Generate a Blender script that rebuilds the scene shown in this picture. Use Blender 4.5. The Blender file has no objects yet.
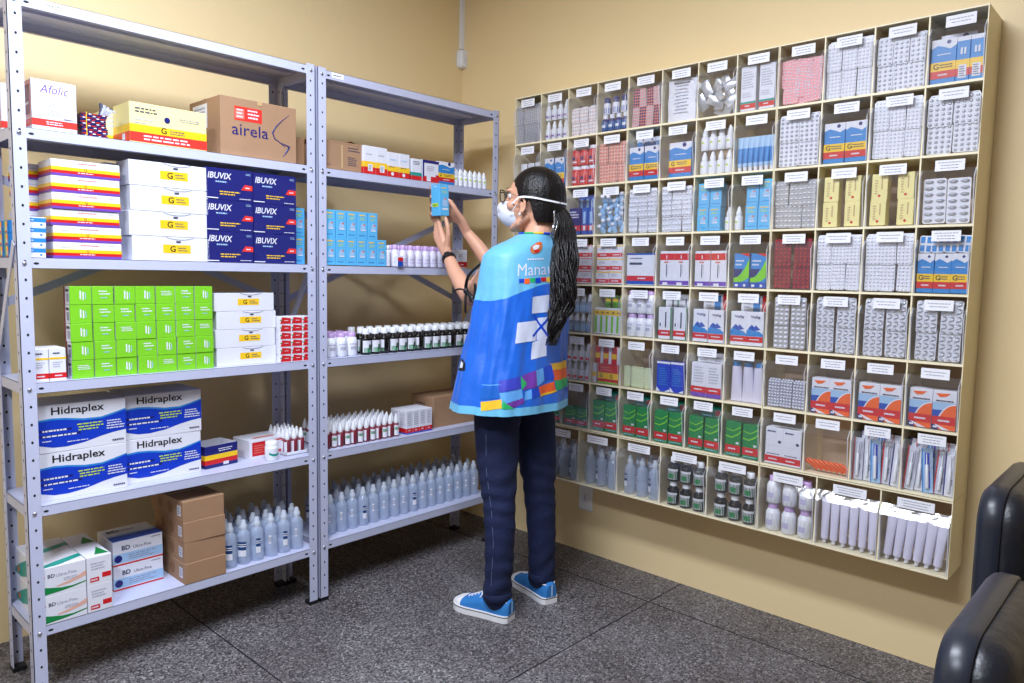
import bpy, math, random
from mathutils import Vector, Matrix
from math import sin, cos, pi, radians

S = bpy.context.scene
COL = S.collection
random.seed(7)

# ---------------------------------------------------------------- camera
F_PX = 741.7
cam_d = bpy.data.cameras.new('camera')
cam_d.sensor_fit = 'HORIZONTAL'
cam_d.sensor_width = 36.0
cam_d.lens = 36.0 * F_PX / 1024.0
cam_d.clip_start = 0.02
cam = bpy.data.objects.new('camera', cam_d)
COL.objects.link(cam)
yaw, pitch, roll = radians(42.981), radians(5.182), radians(1.035)
fwd = Vector((cos(yaw)*cos(pitch), sin(yaw)*cos(pitch), -sin(pitch)))
rgt = fwd.cross(Vector((0, 0, 1))).normalized()
upv = rgt.cross(fwd)
r2 = rgt*cos(roll) + upv*sin(roll)
u2 = -rgt*sin(roll) + upv*cos(roll)
mw = Matrix((r2, u2, -fwd)).transposed().to_4x4()
mw.translation = Vector((-2.611, -2.809, 1.239))
cam.matrix_world = mw
S.camera = cam

# ---------------------------------------------------------------- light and exposure
S.view_settings.view_transform = 'Standard'
S.view_settings.look = 'None'
S.view_settings.gamma = 1.0
S.view_settings.use_curve_mapping = False
S.view_settings.exposure = 0.0
S.cycles.transparent_max_bounces = 32
S.cycles.max_bounces = 8
w = bpy.data.worlds.new('world'); S.world = w; w.use_nodes = True
w.node_tree.nodes['Background'].inputs[0].default_value = (0.75, 0.82, 1.0, 1)
w.node_tree.nodes['Background'].inputs[1].default_value = 0.4

def area(name, loc, sx, sy, power, color, rot=(0, 0, 0)):
    l = bpy.data.lights.new(name, 'AREA'); l.shape = 'RECTANGLE'
    l.size = sx; l.size_y = sy; l.energy = power; l.color = color
    o = bpy.data.objects.new(name, l); o.location = loc; o.rotation_euler = rot
    COL.objects.link(o); return o
CEIL = 2.80
LAMPS = [(-1.85, -1.62), (-3.25, -1.95)]
for i, (lx, ly) in enumerate(LAMPS):
    area('lamp_light', (lx, ly, CEIL-0.075), 0.30, 1.20, 71, (0.80, 0.87, 1.0))

# ---------------------------------------------------------------- materials
def lin(c):
    return tuple((x/12.92 if x <= 0.04045 else ((x+0.055)/1.055)**2.4) for x in c)
MATS = {}
def mat(name, rgb, rough=0.5, metal=0.0, spec=0.5, noise=0.0, nscale=30, bump=0.0, bscale=80, coat=0.0, trans=0.0):
    m = bpy.data.materials.new(name); m.use_nodes = True
    nt = m.node_tree; b = nt.nodes['Principled BSDF']
    c = lin([x/255 for x in rgb])
    b.inputs['Base Color'].default_value = (*c, 1)
    b.inputs['Roughness'].default_value = rough
    b.inputs['Metallic'].default_value = metal
    b.inputs['Specular IOR Level'].default_value = spec
    if coat: b.inputs['Coat Weight'].default_value = coat
    tc = nt.nodes.new('ShaderNodeTexCoord')
    n = nt.nodes.new('ShaderNodeTexNoise'); n.inputs['Scale'].default_value = nscale; n.inputs['Detail'].default_value = 3
    nt.links.new(tc.outputs['Object'], n.inputs['Vector'])
    mx = nt.nodes.new('ShaderNodeMix'); mx.data_type = 'RGBA'
    k = noise if noise else 0.03
    mx.inputs[6].default_value = (*[max(0, x*(1-k)) for x in c], 1)
    mx.inputs[7].default_value = (*[min(1, x*(1+k)) for x in c], 1)
    nt.links.new(n.outputs['Fac'], mx.inputs[0]); nt.links.new(mx.outputs[2], b.inputs['Base Color'])
    if bump:
        n2 = nt.nodes.new('ShaderNodeTexNoise'); n2.inputs['Scale'].default_value = bscale; n2.inputs['Detail'].default_value = 4
        nt.links.new(tc.outputs['Object'], n2.inputs['Vector'])
        bp = nt.nodes.new('ShaderNodeBump'); bp.inputs['Strength'].default_value = bump; bp.inputs['Distance'].default_value = 0.01
        nt.links.new(n2.outputs['Fac'], bp.inputs['Height']); nt.links.new(bp.outputs['Normal'], b.inputs['Normal'])
    if trans:
        tr = nt.nodes.new('ShaderNodeBsdfTransparent'); ms = nt.nodes.new('ShaderNodeMixShader')
        ms.inputs[0].default_value = 1-trans
        nt.links.new(tr.outputs[0], ms.inputs[1]); nt.links.new(b.outputs[0], ms.inputs[2])
        nt.links.new(ms.outputs[0], nt.nodes['Material Output'].inputs[0])
    MATS[name] = m
    return m

mat('paint_steel', (192, 196, 222), 0.42, 0, 0.5)
mat('hole', (18, 18, 26), 0.8)
mat('bolt', (190, 190, 200), 0.3, 0.8)
mat('white', (226, 227, 238), 0.45); mat('offwhite', (226, 226, 234), 0.5)
mat('paper', (240, 240, 246), 0.7); mat('ink', (70, 74, 96), 0.6); mat('faint', (176, 178, 196), 0.6)
mat('black', (22, 22, 26), 0.45); mat('red', (208, 26, 32), 0.4); mat('brightred', (232, 52, 44), 0.4)
mat('maroon', (122, 32, 50), 0.45); mat('yellow', (246, 200, 30), 0.4); mat('cream', (242, 230, 160), 0.5)
mat('orange', (240, 100, 30), 0.4); mat('purple', (112, 70, 176), 0.4); mat('lilac', (198, 164, 216), 0.4)
mat('navy', (24, 30, 112), 0.35); mat('salinelab', (30, 64, 118), 0.4); mat('bin_edge', (206, 208, 220), 0.3); mat('blue', (22, 76, 176), 0.35); mat('royal', (18, 58, 190), 0.3)
mat('sky', (92, 184, 236), 0.4); mat('midblue', (40, 132, 206), 0.4); mat('paleblue', (160, 196, 232), 0.4)
mat('green', (10, 132, 66), 0.4); mat('lime', (126, 206, 40), 0.4); mat('teal', (20, 150, 140), 0.4)
mat('pink', (236, 158, 166), 0.4); mat('peach', (226, 176, 160), 0.4); mat('salmon', (216, 120, 104), 0.5)
mat('yellowgreen', (190, 216, 60), 0.4); mat('darkgreen', (14, 66, 34), 0.3); mat('brownglass', (20, 16, 14), 0.12)
mat('cardboard', (164, 128, 98), 0.8, noise=0.1, nscale=14); mat('cardboard_dark', (146, 108, 76), 0.85, noise=0.1, nscale=12)
mat('tape', (196, 164, 120), 0.35); mat('silver', (196, 200, 212), 0.28, 0.55, noise=0.1, nscale=50)
mat('foil', (222, 224, 236), 0.4, 0.2, noise=0.06, nscale=60); mat('greyprint', (150, 152, 172), 0.5)
mat('darkprint', (56, 60, 84), 0.5); mat('lavprint', (196, 192, 224), 0.5); mat('kraftwood', (214, 186, 162), 0.6, noise=0.12, nscale=9)
mat('cream_frame', (246, 234, 200), 0.45, noise=0.03, nscale=8)
mat('plastic_white', (236, 238, 244), 0.35); mat('plastic_lav', (222, 218, 240), 0.35)
mat('clear_liquid', (200, 216, 244), 0.12, noise=0.08, nscale=60, trans=0.58)
mat('clear_cap', (214, 222, 236), 0.3, trans=0.25)
mat('plastic_bag', (220, 224, 240), 0.15, trans=0.6, bump=0.5, bscale=40)
mat('leather', (26, 28, 36), 0.38, noise=0.1, bump=0.35, bscale=24); mat('shell_plastic', (34, 38, 50), 0.35)
mat('chrome', (200, 200, 205), 0.15, 1.0)
mat('skin', (214, 160, 132), 0.5, noise=0.05, nscale=20); mat('nail', (228, 176, 160), 0.3)
mat('hair', (14, 10, 12), 0.36, 0, 0.35, noise=0.5, nscale=60, bump=0.3, bscale=160)
mat('mask', (226, 228, 240), 0.8, bump=0.15, bscale=200); mat('elastic', (240, 240, 246), 0.7)
mat('denim', (14, 27, 66), 0.85, noise=0.35, nscale=9, bump=0.25, bscale=60); mat('stitch', (90, 104, 140), 0.8)
mat('shoe_blue', (40, 118, 188), 0.8, bump=0.1, bscale=300); mat('rubber', (232, 232, 236), 0.5)
mat('vest_light', (72, 182, 226), 0.4); mat('vest_green', (30, 170, 90), 0.4); mat('vest_side', (18, 96, 206), 0.4)
mat('watch', (18, 20, 24), 0.3); mat('lens', (210, 220, 230), 0.05, trans=0.85)

def wall_mat():
    m = mat('wall_paint', (236, 212, 164), 0.5, noise=0.03, nscale=1.6, bump=0.05, bscale=60)
wall_mat()
mat('ceiling_paint', (238, 238, 236), 0.8)

def acrylic():
    m = bpy.data.materials.new('acrylic'); m.use_nodes = True; nt = m.node_tree
    for n in list(nt.nodes):
        if n.type != 'OUTPUT_MATERIAL': nt.nodes.remove(n)
    out = [n for n in nt.nodes if n.type == 'OUTPUT_MATERIAL'][0]
    tr = nt.nodes.new('ShaderNodeBsdfTransparent'); tr.inputs[0].default_value = (0.995, 0.996, 1.0, 1)
    gl = nt.nodes.new('ShaderNodeBsdfGlossy'); gl.inputs['Roughness'].default_value = 0.11
    df = nt.nodes.new('ShaderNodeBsdfDiffuse'); df.inputs[0].default_value = (0.8, 0.84, 0.92, 1)
    tc = nt.nodes.new('ShaderNodeTexCoord'); n = nt.nodes.new('ShaderNodeTexNoise'); n.inputs['Scale'].default_value = 18
    bp = nt.nodes.new('ShaderNodeBump'); bp.inputs['Strength'].default_value = 0.3; bp.inputs['Distance'].default_value = 0.01
    nt.links.new(tc.outputs['Object'], n.inputs['Vector']); nt.links.new(n.outputs['Fac'], bp.inputs['Height']); nt.links.new(bp.outputs[0], gl.inputs['Normal'])
    fc = nt.nodes.new('ShaderNodeLayerWeight'); fc.inputs[0].default_value = 0.5
    pw = nt.nodes.new('ShaderNodeMath'); pw.operation = 'POWER'; pw.inputs[1].default_value = 4.0; nt.links.new(fc.outputs['Facing'], pw.inputs[0])
    lw = nt.nodes.new('ShaderNodeMath'); lw.operation = 'MULTIPLY_ADD'; lw.inputs[1].default_value = 0.65; lw.inputs[2].default_value = 0.05; nt.links.new(pw.outputs[0], lw.inputs[0])
    m1 = nt.nodes.new('ShaderNodeMixShader'); m1.inputs[0].default_value = 0.018
    m2 = nt.nodes.new('ShaderNodeMixShader')
    nt.links.new(tr.outputs[0], m1.inputs[1]); nt.links.new(df.outputs[0], m1.inputs[2])
    nt.links.new(lw.outputs[0], m2.inputs[0]); nt.links.new(m1.outputs[0], m2.inputs[1]); nt.links.new(gl.outputs[0], m2.inputs[2])
    nt.links.new(m2.outputs[0], out.inputs[0]); MATS['acrylic'] = m
acrylic()

def terrazzo():
    m = bpy.data.materials.new('terrazzo'); m.use_nodes = True; nt = m.node_tree; b = nt.nodes['Principled BSDF']
    tc = nt.nodes.new('ShaderNodeTexCoord')
    v = nt.nodes.new('ShaderNodeTexVoronoi'); v.inputs['Scale'].default_value = 190
    nt.links.new(tc.outputs['Object'], v.inputs['Vector'])
    sep = nt.nodes.new('ShaderNodeSeparateColor'); nt.links.new(v.outputs['Color'], sep.inputs[0])
    cr = nt.nodes.new('ShaderNodeValToRGB'); cr.color_ramp.interpolation = 'CONSTANT'
    els = cr.color_ramp.elements; els[0].position = 0; els[0].color = (0.05, 0.046, 0.05, 1)
    els[1].position = 0.26; els[1].color = (0.115, 0.108, 0.112, 1)
    for p_, c_ in ((0.5, (0.165, 0.156, 0.16, 1)), (0.74, (0.225, 0.215, 0.22, 1)), (0.92, (0.36, 0.35, 0.345, 1))):
        e = els.new(p_); e.color = c_
    nt.links.new(sep.outputs[0], cr.inputs[0])
    n = nt.nodes.new('ShaderNodeTexNoise'); n.inputs['Scale'].default_value = 2.2; n.inputs['Detail'].default_value = 5
    nt.links.new(tc.outputs['Object'], n.inputs['Vector'])
    cr2 = nt.nodes.new('ShaderNodeValToRGB'); cr2.color_ramp.elements[0].position = 0.3; cr2.color_ramp.elements[0].color = (0.62, 0.56, 0.55, 1)
    cr2.color_ramp.elements[1].position = 0.7; cr2.color_ramp.elements[1].color = (1.08, 1.08, 1.1, 1)
    nt.links.new(n.outputs['Fac'], cr2.inputs[0])
    mx = nt.nodes.new('ShaderNodeMix'); mx.data_type = 'RGBA'; mx.blend_type = 'MULTIPLY'; mx.inputs[0].default_value = 1
    nt.links.new(cr.outputs[0], mx.inputs[6]); nt.links.new(cr2.outputs[0], mx.inputs[7])
    nt.links.new(mx.outputs[2], b.inputs['Base Color'])
    b.inputs['Roughness'].default_value = 0.5; b.inputs['Specular IOR Level'].default_value = 0.3
    MATS['terrazzo'] = m
terrazzo()

# ---------------------------------------------------------------- mesh builder
_txt = {}
KIDS = {}
def text_tris(s, bold=0.0, italic=0.0):
    key = (s, bold, italic)
    if key in _txt: return _txt[key]
    c = bpy.data.curves.new('t', 'FONT'); c.body = s; c.size = 1.0; c.offset = bold; c.shear = italic; c.resolution_u = 2
    o = bpy.data.objects.new('t', c); COL.objects.link(o)
    dg = bpy.context.evaluated_depsgraph_get()
    me = bpy.data.meshes.new_from_object(o.evaluated_get(dg))
    vs = [tuple(v.co)[:2] for v in me.vertices]; fs = [tuple(p.vertices) for p in me.polygons]
    bpy.data.objects.remove(o); bpy.data.curves.remove(c); bpy.data.meshes.remove(me)
    x0 = min(v[0] for v in vs); x1 = max(v[0] for v in vs); y0 = min(v[1] for v in vs); y1 = max(v[1] for v in vs)
    vs = [(v[0]-x0, v[1]-y0) for v in vs]
    _txt[key] = (vs, fs, x1-x0, y1-y0); return _txt[key]

class MB:
    def __init__(s): s.v = []; s.f = []; s.m = []; s.mats = []; s.smooth = []
    def mi(s, name):
        if name not in s.mats: s.mats.append(name)
        return s.mats.index(name)
    def face(s, pts, m, sm=False):
        i = len(s.v); s.v += [tuple(p) for p in pts]; s.f.append(tuple(range(i, i+len(pts)))); s.m.append(s.mi(m)); s.smooth.append(sm)
    def box(s, x0, y0, z0, x1, y1, z1, m):
        i = len(s.v)
        s.v += [(x0, y0, z0), (x1, y0, z0), (x1, y1, z0), (x0, y1, z0), (x0, y0, z1), (x1, y0, z1), (x1, y1, z1), (x0, y1, z1)]
        for q in ((0, 3, 2, 1), (4, 5, 6, 7), (0, 1, 5, 4), (1, 2, 6, 5), (2, 3, 7, 6), (3, 0, 4, 7)):
            s.f.append(tuple(i+k for k in q)); s.m.append(s.mi(m)); s.smooth.append(False)
    def grid(s, rows, m, closed=False, sm=True, mfun=None):
        i = len(s.v); nr = len(rows); nc = len(rows[0])
        for r in rows: s.v += [tuple(p) for p in r]
        for a in range(nr-1):
            for b in range(nc if closed else nc-1):
                b2 = (b+1) % nc
                s.f.append((i+a*nc+b, i+a*nc+b2, i+(a+1)*nc+b2, i+(a+1)*nc+b))
                s.m.append(s.mi(mfun(a, b) if mfun else m)); s.smooth.append(sm)
    def lathe(s, prof, m, seg=16, c=(0, 0, 0), ax=None, sm=True, mf=None):
        M = Matrix.Identity(3) if ax is None else Vector((0, 0, 1)).rotation_difference(Vector(ax)).to_matrix()
        c = Vector(c); rows = []
        for r, z in prof:
            rows.append([c + M @ Vector((r*cos(2*pi*k/seg), r*sin(2*pi*k/seg), z)) for k in range(seg)])
        s.grid(rows, m, True, sm, mf)
        for e, rev in ((0, True), (-1, False)):
            if prof[e][0] > 1e-5:
                pts = rows[e]; s.face(pts[::-1] if rev else pts, mf(0 if e == 0 else len(prof)-2, 0) if mf else m)
    def tube(s, pts, rad, m, seg=8, caps=True, flat=1.0, nrm=None):
        pts = [Vector(p) for p in pts]; n = len(pts)
        if not isinstance(rad, (list, tuple)): rad = [rad]*n
        rows = []; prev = None
        def fr(t, prev):
            if nrm is not None: a = Vector(nrm)
            elif prev is not None: a = prev
            else: a = Vector((0, 0, 1)) if abs(t.z) < 0.9 else Vector((1, 0, 0))
            a = (a - t*a.dot(t)).normalized(); return a, t.cross(a)
        info = []
        for k in range(n):
            t = (pts[min(k+1, n-1)]-pts[max(k-1, 0)]).normalized(); a, b = fr(t, prev); prev = a; info.append((pts[k], rad[k], t, a, b))
        ex = []
        if caps:
            p, r, t, a, b = info[0]
            for q in (80, 50, 22): ex.append((p - t*r*sin(radians(q)), r*cos(radians(q)), t, a, b))
        ex += info
        if caps:
            p, r, t, a, b = info[-1]
            for q in (22, 50, 80): ex.append((p + t*r*sin(radians(q)), r*cos(radians(q)), t, a, b))
        for p, r, t, a, b in ex:
            rows.append([p + a*(r*flat*cos(2*pi*k/seg)) + b*(r*sin(2*pi*k/seg)) for k in range(seg)])
        s.grid(rows, m, True)
        s.face(rows[0][::-1], m, True); s.face(rows[-1], m, True)
    def ell(s, c, r, m, R=None, seg=20, rings=12):
        R = R or Matrix.Identity(3); c = Vector(c); rows = []
        for a in range(1, rings):
            t = pi*a/rings
            rows.append([c + R @ Vector((r[0]*sin(t)*cos(2*pi*k/seg), r[1]*sin(t)*sin(2*pi*k/seg), -r[2]*cos(t))) for k in range(seg)])
        s.grid(rows, m, True)
        b = c + R @ Vector((0, 0, -r[2])); t_ = c + R @ Vector((0, 0, r[2]))
        for k in range(seg):
            s.face([rows[0][(k+1) % seg], rows[0][k], b], m, True); s.face([rows[-1][k], rows[-1][(k+1) % seg], t_], m, True)
    def text(s, st, O, U, V, h, m, w=None, bold=0.0, italic=0.0, center=False):
        vs, fs, tw, th = text_tris(st, bold, italic)
        k = h/th; kx = (w/tw) if w else k; O = Vector(O); i = len(s.v)
        sh = -0.5*tw*kx if center else 0
        s.v += [tuple(O + U*(x*kx+sh) + V*(y*k)) for x, y in vs]
        for q in fs: s.f.append(tuple(i+a for a in q)); s.m.append(s.mi(m)); s.smooth.append(False)
    def build(s, name, parent=None, weld=False):
        me = bpy.data.meshes.new(name); me.from_pydata(s.v, [], s.f)
        for n in s.mats: me.materials.append(MATS[n])
        me.polygons.foreach_set('material_index', s.m); me.polygons.foreach_set('use_smooth', s.smooth)
        me.update()
        o = bpy.data.objects.new(name, me); COL.objects.link(o)
        if parent: o.parent = parent; KIDS.setdefault(parent.name, []).append(o)
        return o

def tag(o, label=None, cat=None, group=None, kind=None):
    if label: o['label'] = label
    if cat: o['category'] = cat
    if group: o['group'] = group
    if kind: o['kind'] = kind
    return o
def empty(name, loc=(0, 0, 0), rz=0):
    o = bpy.data.objects.new(name, None); o.location = loc; o.rotation_euler = (0, 0, rz); o.empty_display_size = 0.05
    COL.objects.link(o); return o
def kid(o, parent):
    return o
def reg(o, parent):
    KIDS.setdefault(parent.name, []).append(o)
    return o
PROTO = {}
def copy_tree(o):
    c = o.copy(); COL.objects.link(c)
    for k in ('label', 'category', 'group', 'kind'):
        if k in c and o.parent is None: del c[k]
    for ch in list(KIDS.get(o.name, [])):
        d = copy_tree(ch); d.parent = c; reg(d, c)
    return c
def spawn(key, builder, loc, label, cat, group=None, rz=0, tilt=(0, 0)):
    if key not in PROTO: PROTO[key] = builder(); o = PROTO[key]
    else: o = copy_tree(PROTO[key])
    o.location = loc; o.rotation_euler = (tilt[0], tilt[1], rz)
    tag(o, label, cat, group); return o

def face_frame(face, w, d, h):
    e = 0.00025
    if face == 'front': return Vector((-w/2, -d/2-e, 0)), Vector((1, 0, 0)), Vector((0, 0, 1)), w, h, Vector((0, -1, 0))
    if face == 'back': return Vector((w/2, d/2+e, 0)), Vector((-1, 0, 0)), Vector((0, 0, 1)), w, h, Vector((0, 1, 0))
    if face == 'left': return Vector((-w/2-e, d/2, 0)), Vector((0, -1, 0)), Vector((0, 0, 1)), d, h, Vector((-1, 0, 0))
    if face == 'right': return Vector((w/2+e, -d/2, 0)), Vector((0, 1, 0)), Vector((0, 0, 1)), d, h, Vector((1, 0, 0))
    if face == 'top': return Vector((-w/2, -d/2, h+e)), Vector((1, 0, 0)), Vector((0, 1, 0)), w, d, Vector((0, 0, 1))
def deco(b, w, d, h, decos):
    for k, dc in enumerate(decos):
        for face in dc[0].split('+'):
            O, U, V, fw, fh, N = face_frame(face, w, d, h); O = O + N*(0.00012*(k+1))
            t = dc[1]
            if t == 'rect':
                _, _, x0, y0, x1, y1, m = dc
                b.face([O+U*(fw*x0)+V*(fh*y0), O+U*(fw*x1)+V*(fh*y0), O+U*(fw*x1)+V*(fh*y1), O+U*(fw*x0)+V*(fh*y1)], m)
            elif t == 'poly':
                b.face([O+U*(fw*x)+V*(fh*y) for x, y in dc[2]], dc[3])
            elif t == 'wave':      # band between two curves: list of (x, ylow, yhigh)
                pts = dc[2]
                for p, q in zip(pts, pts[1:]):
                    b.face([O+U*(fw*p[0])+V*(fh*p[1]), O+U*(fw*q[0])+V*(fh*q[1]), O+U*(fw*q[0])+V*(fh*q[2]), O+U*(fw*p[0])+V*(fh*p[2])], dc[3])
            elif t == 'text':
                _, _, st, x, y, hh, m = dc[:7]; kw = dc[7] if len(dc) > 7 else {}
                kw = dict(kw)
                if 'wf' in kw: kw['w'] = kw.pop('wf')*fw
                b.text(st, O+U*(fw*x)+V*(fh*y), U, V, hh*fh, m, **kw)
            elif t == 'vtext':
                _, _, st, x, y, hh, m = dc[:7]
                b.text(st, O+U*(fw*x)+V*(fh*y), -V, U, hh*fw, m)
            elif t == 'lines':     # short rows of unreadable small print
                _, _, x0, y0, x1, y1, n, m = dc
                for r in range(n):
                    yy = y0+(y1-y0)*(r+0.5)/n; th = (y1-y0)/n*0.22; x = x0 + random.uniform(0, 0.05)*(x1-x0)
                    end = x1 - random.uniform(0, 0.3)*(x1-x0)
                    while x < end:
                        L = random.uniform(0.06, 0.2)*(x1-x0); xe = min(end, x+L)
                        b.face([O+U*(fw*x)+V*(fh*(yy-th)), O+U*(fw*xe)+V*(fh*(yy-th)), O+U*(fw*xe)+V*(fh*(yy+th)), O+U*(fw*x)+V*(fh*(yy+th))], m)
                        x = xe + 0.03*(x1-x0)
            elif t == 'dot':
                _, _, x, y, r, m = dc
                b.face([O+U*(fw*x+r*cos(a*pi/8))+V*(fh*y+r*sin(a*pi/8)) for a in range(16)], m)
def carton(name, w, d, h, base, decos, flaps=True, topm=None):
    def f():
        b = MB(); c = min(0.0012, w*0.04)
        # a folded board box: chamfered vertical edges and a seam where the top flap tucks in
        P = [(-w/2+c, -d/2), (w/2-c, -d/2), (w/2, -d/2+c), (w/2, d/2-c), (w/2-c, d/2), (-w/2+c, d/2), (-w/2, d/2-c), (-w/2, -d/2+c)]
        for k in range(8):
            p, q = P[k], P[(k+1) % 8]; b.face([(p[0], p[1], 0), (q[0], q[1], 0), (q[0], q[1], h-c), (p[0], p[1], h-c)], base)
            kk = (w/2-c)/(w/2); kd = (d/2-c)/(d/2)
            b.face([(p[0], p[1], h-c), (q[0], q[1], h-c), (q[0]*kk, q[1]*kd, h), (p[0]*kk, p[1]*kd, h)], topm or base)
        kk = (w/2-c)/(w/2); kd = (d/2-c)/(d/2)
        b.face([(p[0]*kk, p[1]*kd, h) for p in P], topm or base); b.face([(p[0], p[1], 0) for p in P[::-1]], base)
        deco(b, w, d, h, decos); return b.build(name)
    return f
def Rt(face, x0, y0, x1, y1, m): return (face, 'rect', x0, y0, x1, y1, m)
def Tx(face, s, x, y, h, m, **k): return (face, 'text', s, x, y, h, m, k)
def Ln(face, x0, y0, x1, y1, n, m): return (face, 'lines', x0, y0, x1, y1, n, m)

# ---------------------------------------------------------------- room
def struct(name, b):
    o = b.build(name); tag(o, kind='structure'); return o
XW, YW = -6.2, -6.6
b = MB(); b.box(XW-0.12, YW-0.12, -0.06, 0.12, 0.12, 0, 'terrazzo'); struct('floor', b)
b = MB(); b.box(XW-0.12, YW-0.12, CEIL, 0.12, 0.12, CEIL+0.08, 'ceiling_paint'); struct('ceiling', b)
b = MB(); b.box(XW-0.1, 0, 0, 0.1, 0.1, CEIL, 'wall_paint'); struct('wall_left', b)
b = MB(); b.box(0, YW, 0, 0.1, 0, CEIL, 'wall_paint'); struct('wall_right', b)
b = MB(); b.box(XW-0.1, YW-0.1, 0, 0.1, YW, CEIL, 'wall_paint'); struct('wall_back', b)
b = MB(); b.box(XW-0.1, YW, 0, XW, 0, CEIL, 'wall_paint'); struct('wall_far', b)
# dividing strips of the terrazzo
n = 1
for x in (-0.24, -1.51, -2.78, -4.05, -5.32):
    b = MB(); b.box(x-0.0022, YW, 0, x+0.0022, 0, 0.0006, 'hole'); struct('trim_%d' % n, b); n += 1
for y in (-1.34, -2.61, -3.88, -5.15):
    b = MB(); b.box(XW, y-0.0022, 0, 0, y+0.0022, 0.0007, 'hole'); struct('trim_%d' % n, b); n += 1

for i, (lx, ly) in enumerate(LAMPS):
    t = empty('ceiling_light', (lx, ly, CEIL))
    tag(t, 'white surface mounted batten lamp on the ceiling, %s' % ('nearest the corner', 'nearest the camera')[i], 'ceiling light')
    b = MB(); b.box(-0.17, -0.65, -0.05, 0.17, 0.65, -0.0005, 'plastic_white'); b.build('housing', t)
    m = MATS.get('lamp_glow')
    if not m:
        m = mat('lamp_glow', (250, 250, 255)); m.node_tree.nodes['Principled BSDF'].inputs['Emission Color'].default_value = (0.86, 0.92, 1, 1); m.node_tree.nodes['Principled BSDF'].inputs['Emission Strength'].default_value = 6
    b = MB(); b.box(-0.15, -0.62, -0.068, 0.15, 0.62, -0.05, 'lamp_glow'); b.build('diffuser', t)

# surface cable duct and junction sensor near the corner
t = empty('cable_duct', (-0.008, 0, 2.34)); tag(t, 'narrow white cable duct running up the wall at the corner', 'cable duct')
b = MB(); b.box(-0.013, -0.014, 0.01, 0.009, -0.0004, CEIL-2.34-0.001, 'plastic_white'); b.build('duct', t)
def rounded(b, w, d, h, r, m, zc=0, n=5):
    pts = []
    for cx, cz, a0 in ((w/2-r, h/2-r, 0), (-w/2+r, h/2-r, 90), (-w/2+r, -h/2+r, 180), (w/2-r, -h/2+r, 270)):
        for k in range(n): a = radians(a0+90*k/(n-1)); pts.append((cx+r*cos(a), cz+r*sin(a)))
    rows = [[(x*q, -y, z*q+zc) for x, z in pts] for q, y in ((1, 0), (1, d*0.6), (0.9, d*0.95), (0.8, d))]
    b.grid(rows, m, True); b.face(rows[-1], m)
t = empty('alarm_sensor', (-0.006, -0.0005, 2.30)); tag(t, 'small rounded white sensor box on the wall below the cable duct', 'sensor')
b = MB(); rounded(b, 0.062, 0.035, 0.088, 0.016, 'plastic_white'); b.build('housing', t)
b = MB(); b.box(-0.017, -0.0365, -0.02, 0.017, -0.0352, 0.022, 'offwhite'); b.build('window', t)
t = empty('wall_outlet', (-0.0005, -0.848, 0.25), -pi/2); tag(t, 'white power outlet plate low on the wall under the bin cabinets', 'outlet')
b = MB(); rounded(b, 0.075, 0.008, 0.118, 0.008, 'plastic_white'); b.build('plate', t)
b = MB(); b.box(-0.012, -0.0098, -0.02, 0.012, -0.0082, 0.02, 'offwhite')
for z in (-0.008, 0.0, 0.008): b.box(-0.002, -0.0105, z-0.0022, 0.002, -0.0099, z+0.0022, 'hole')
b.build('socket', t)

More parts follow.
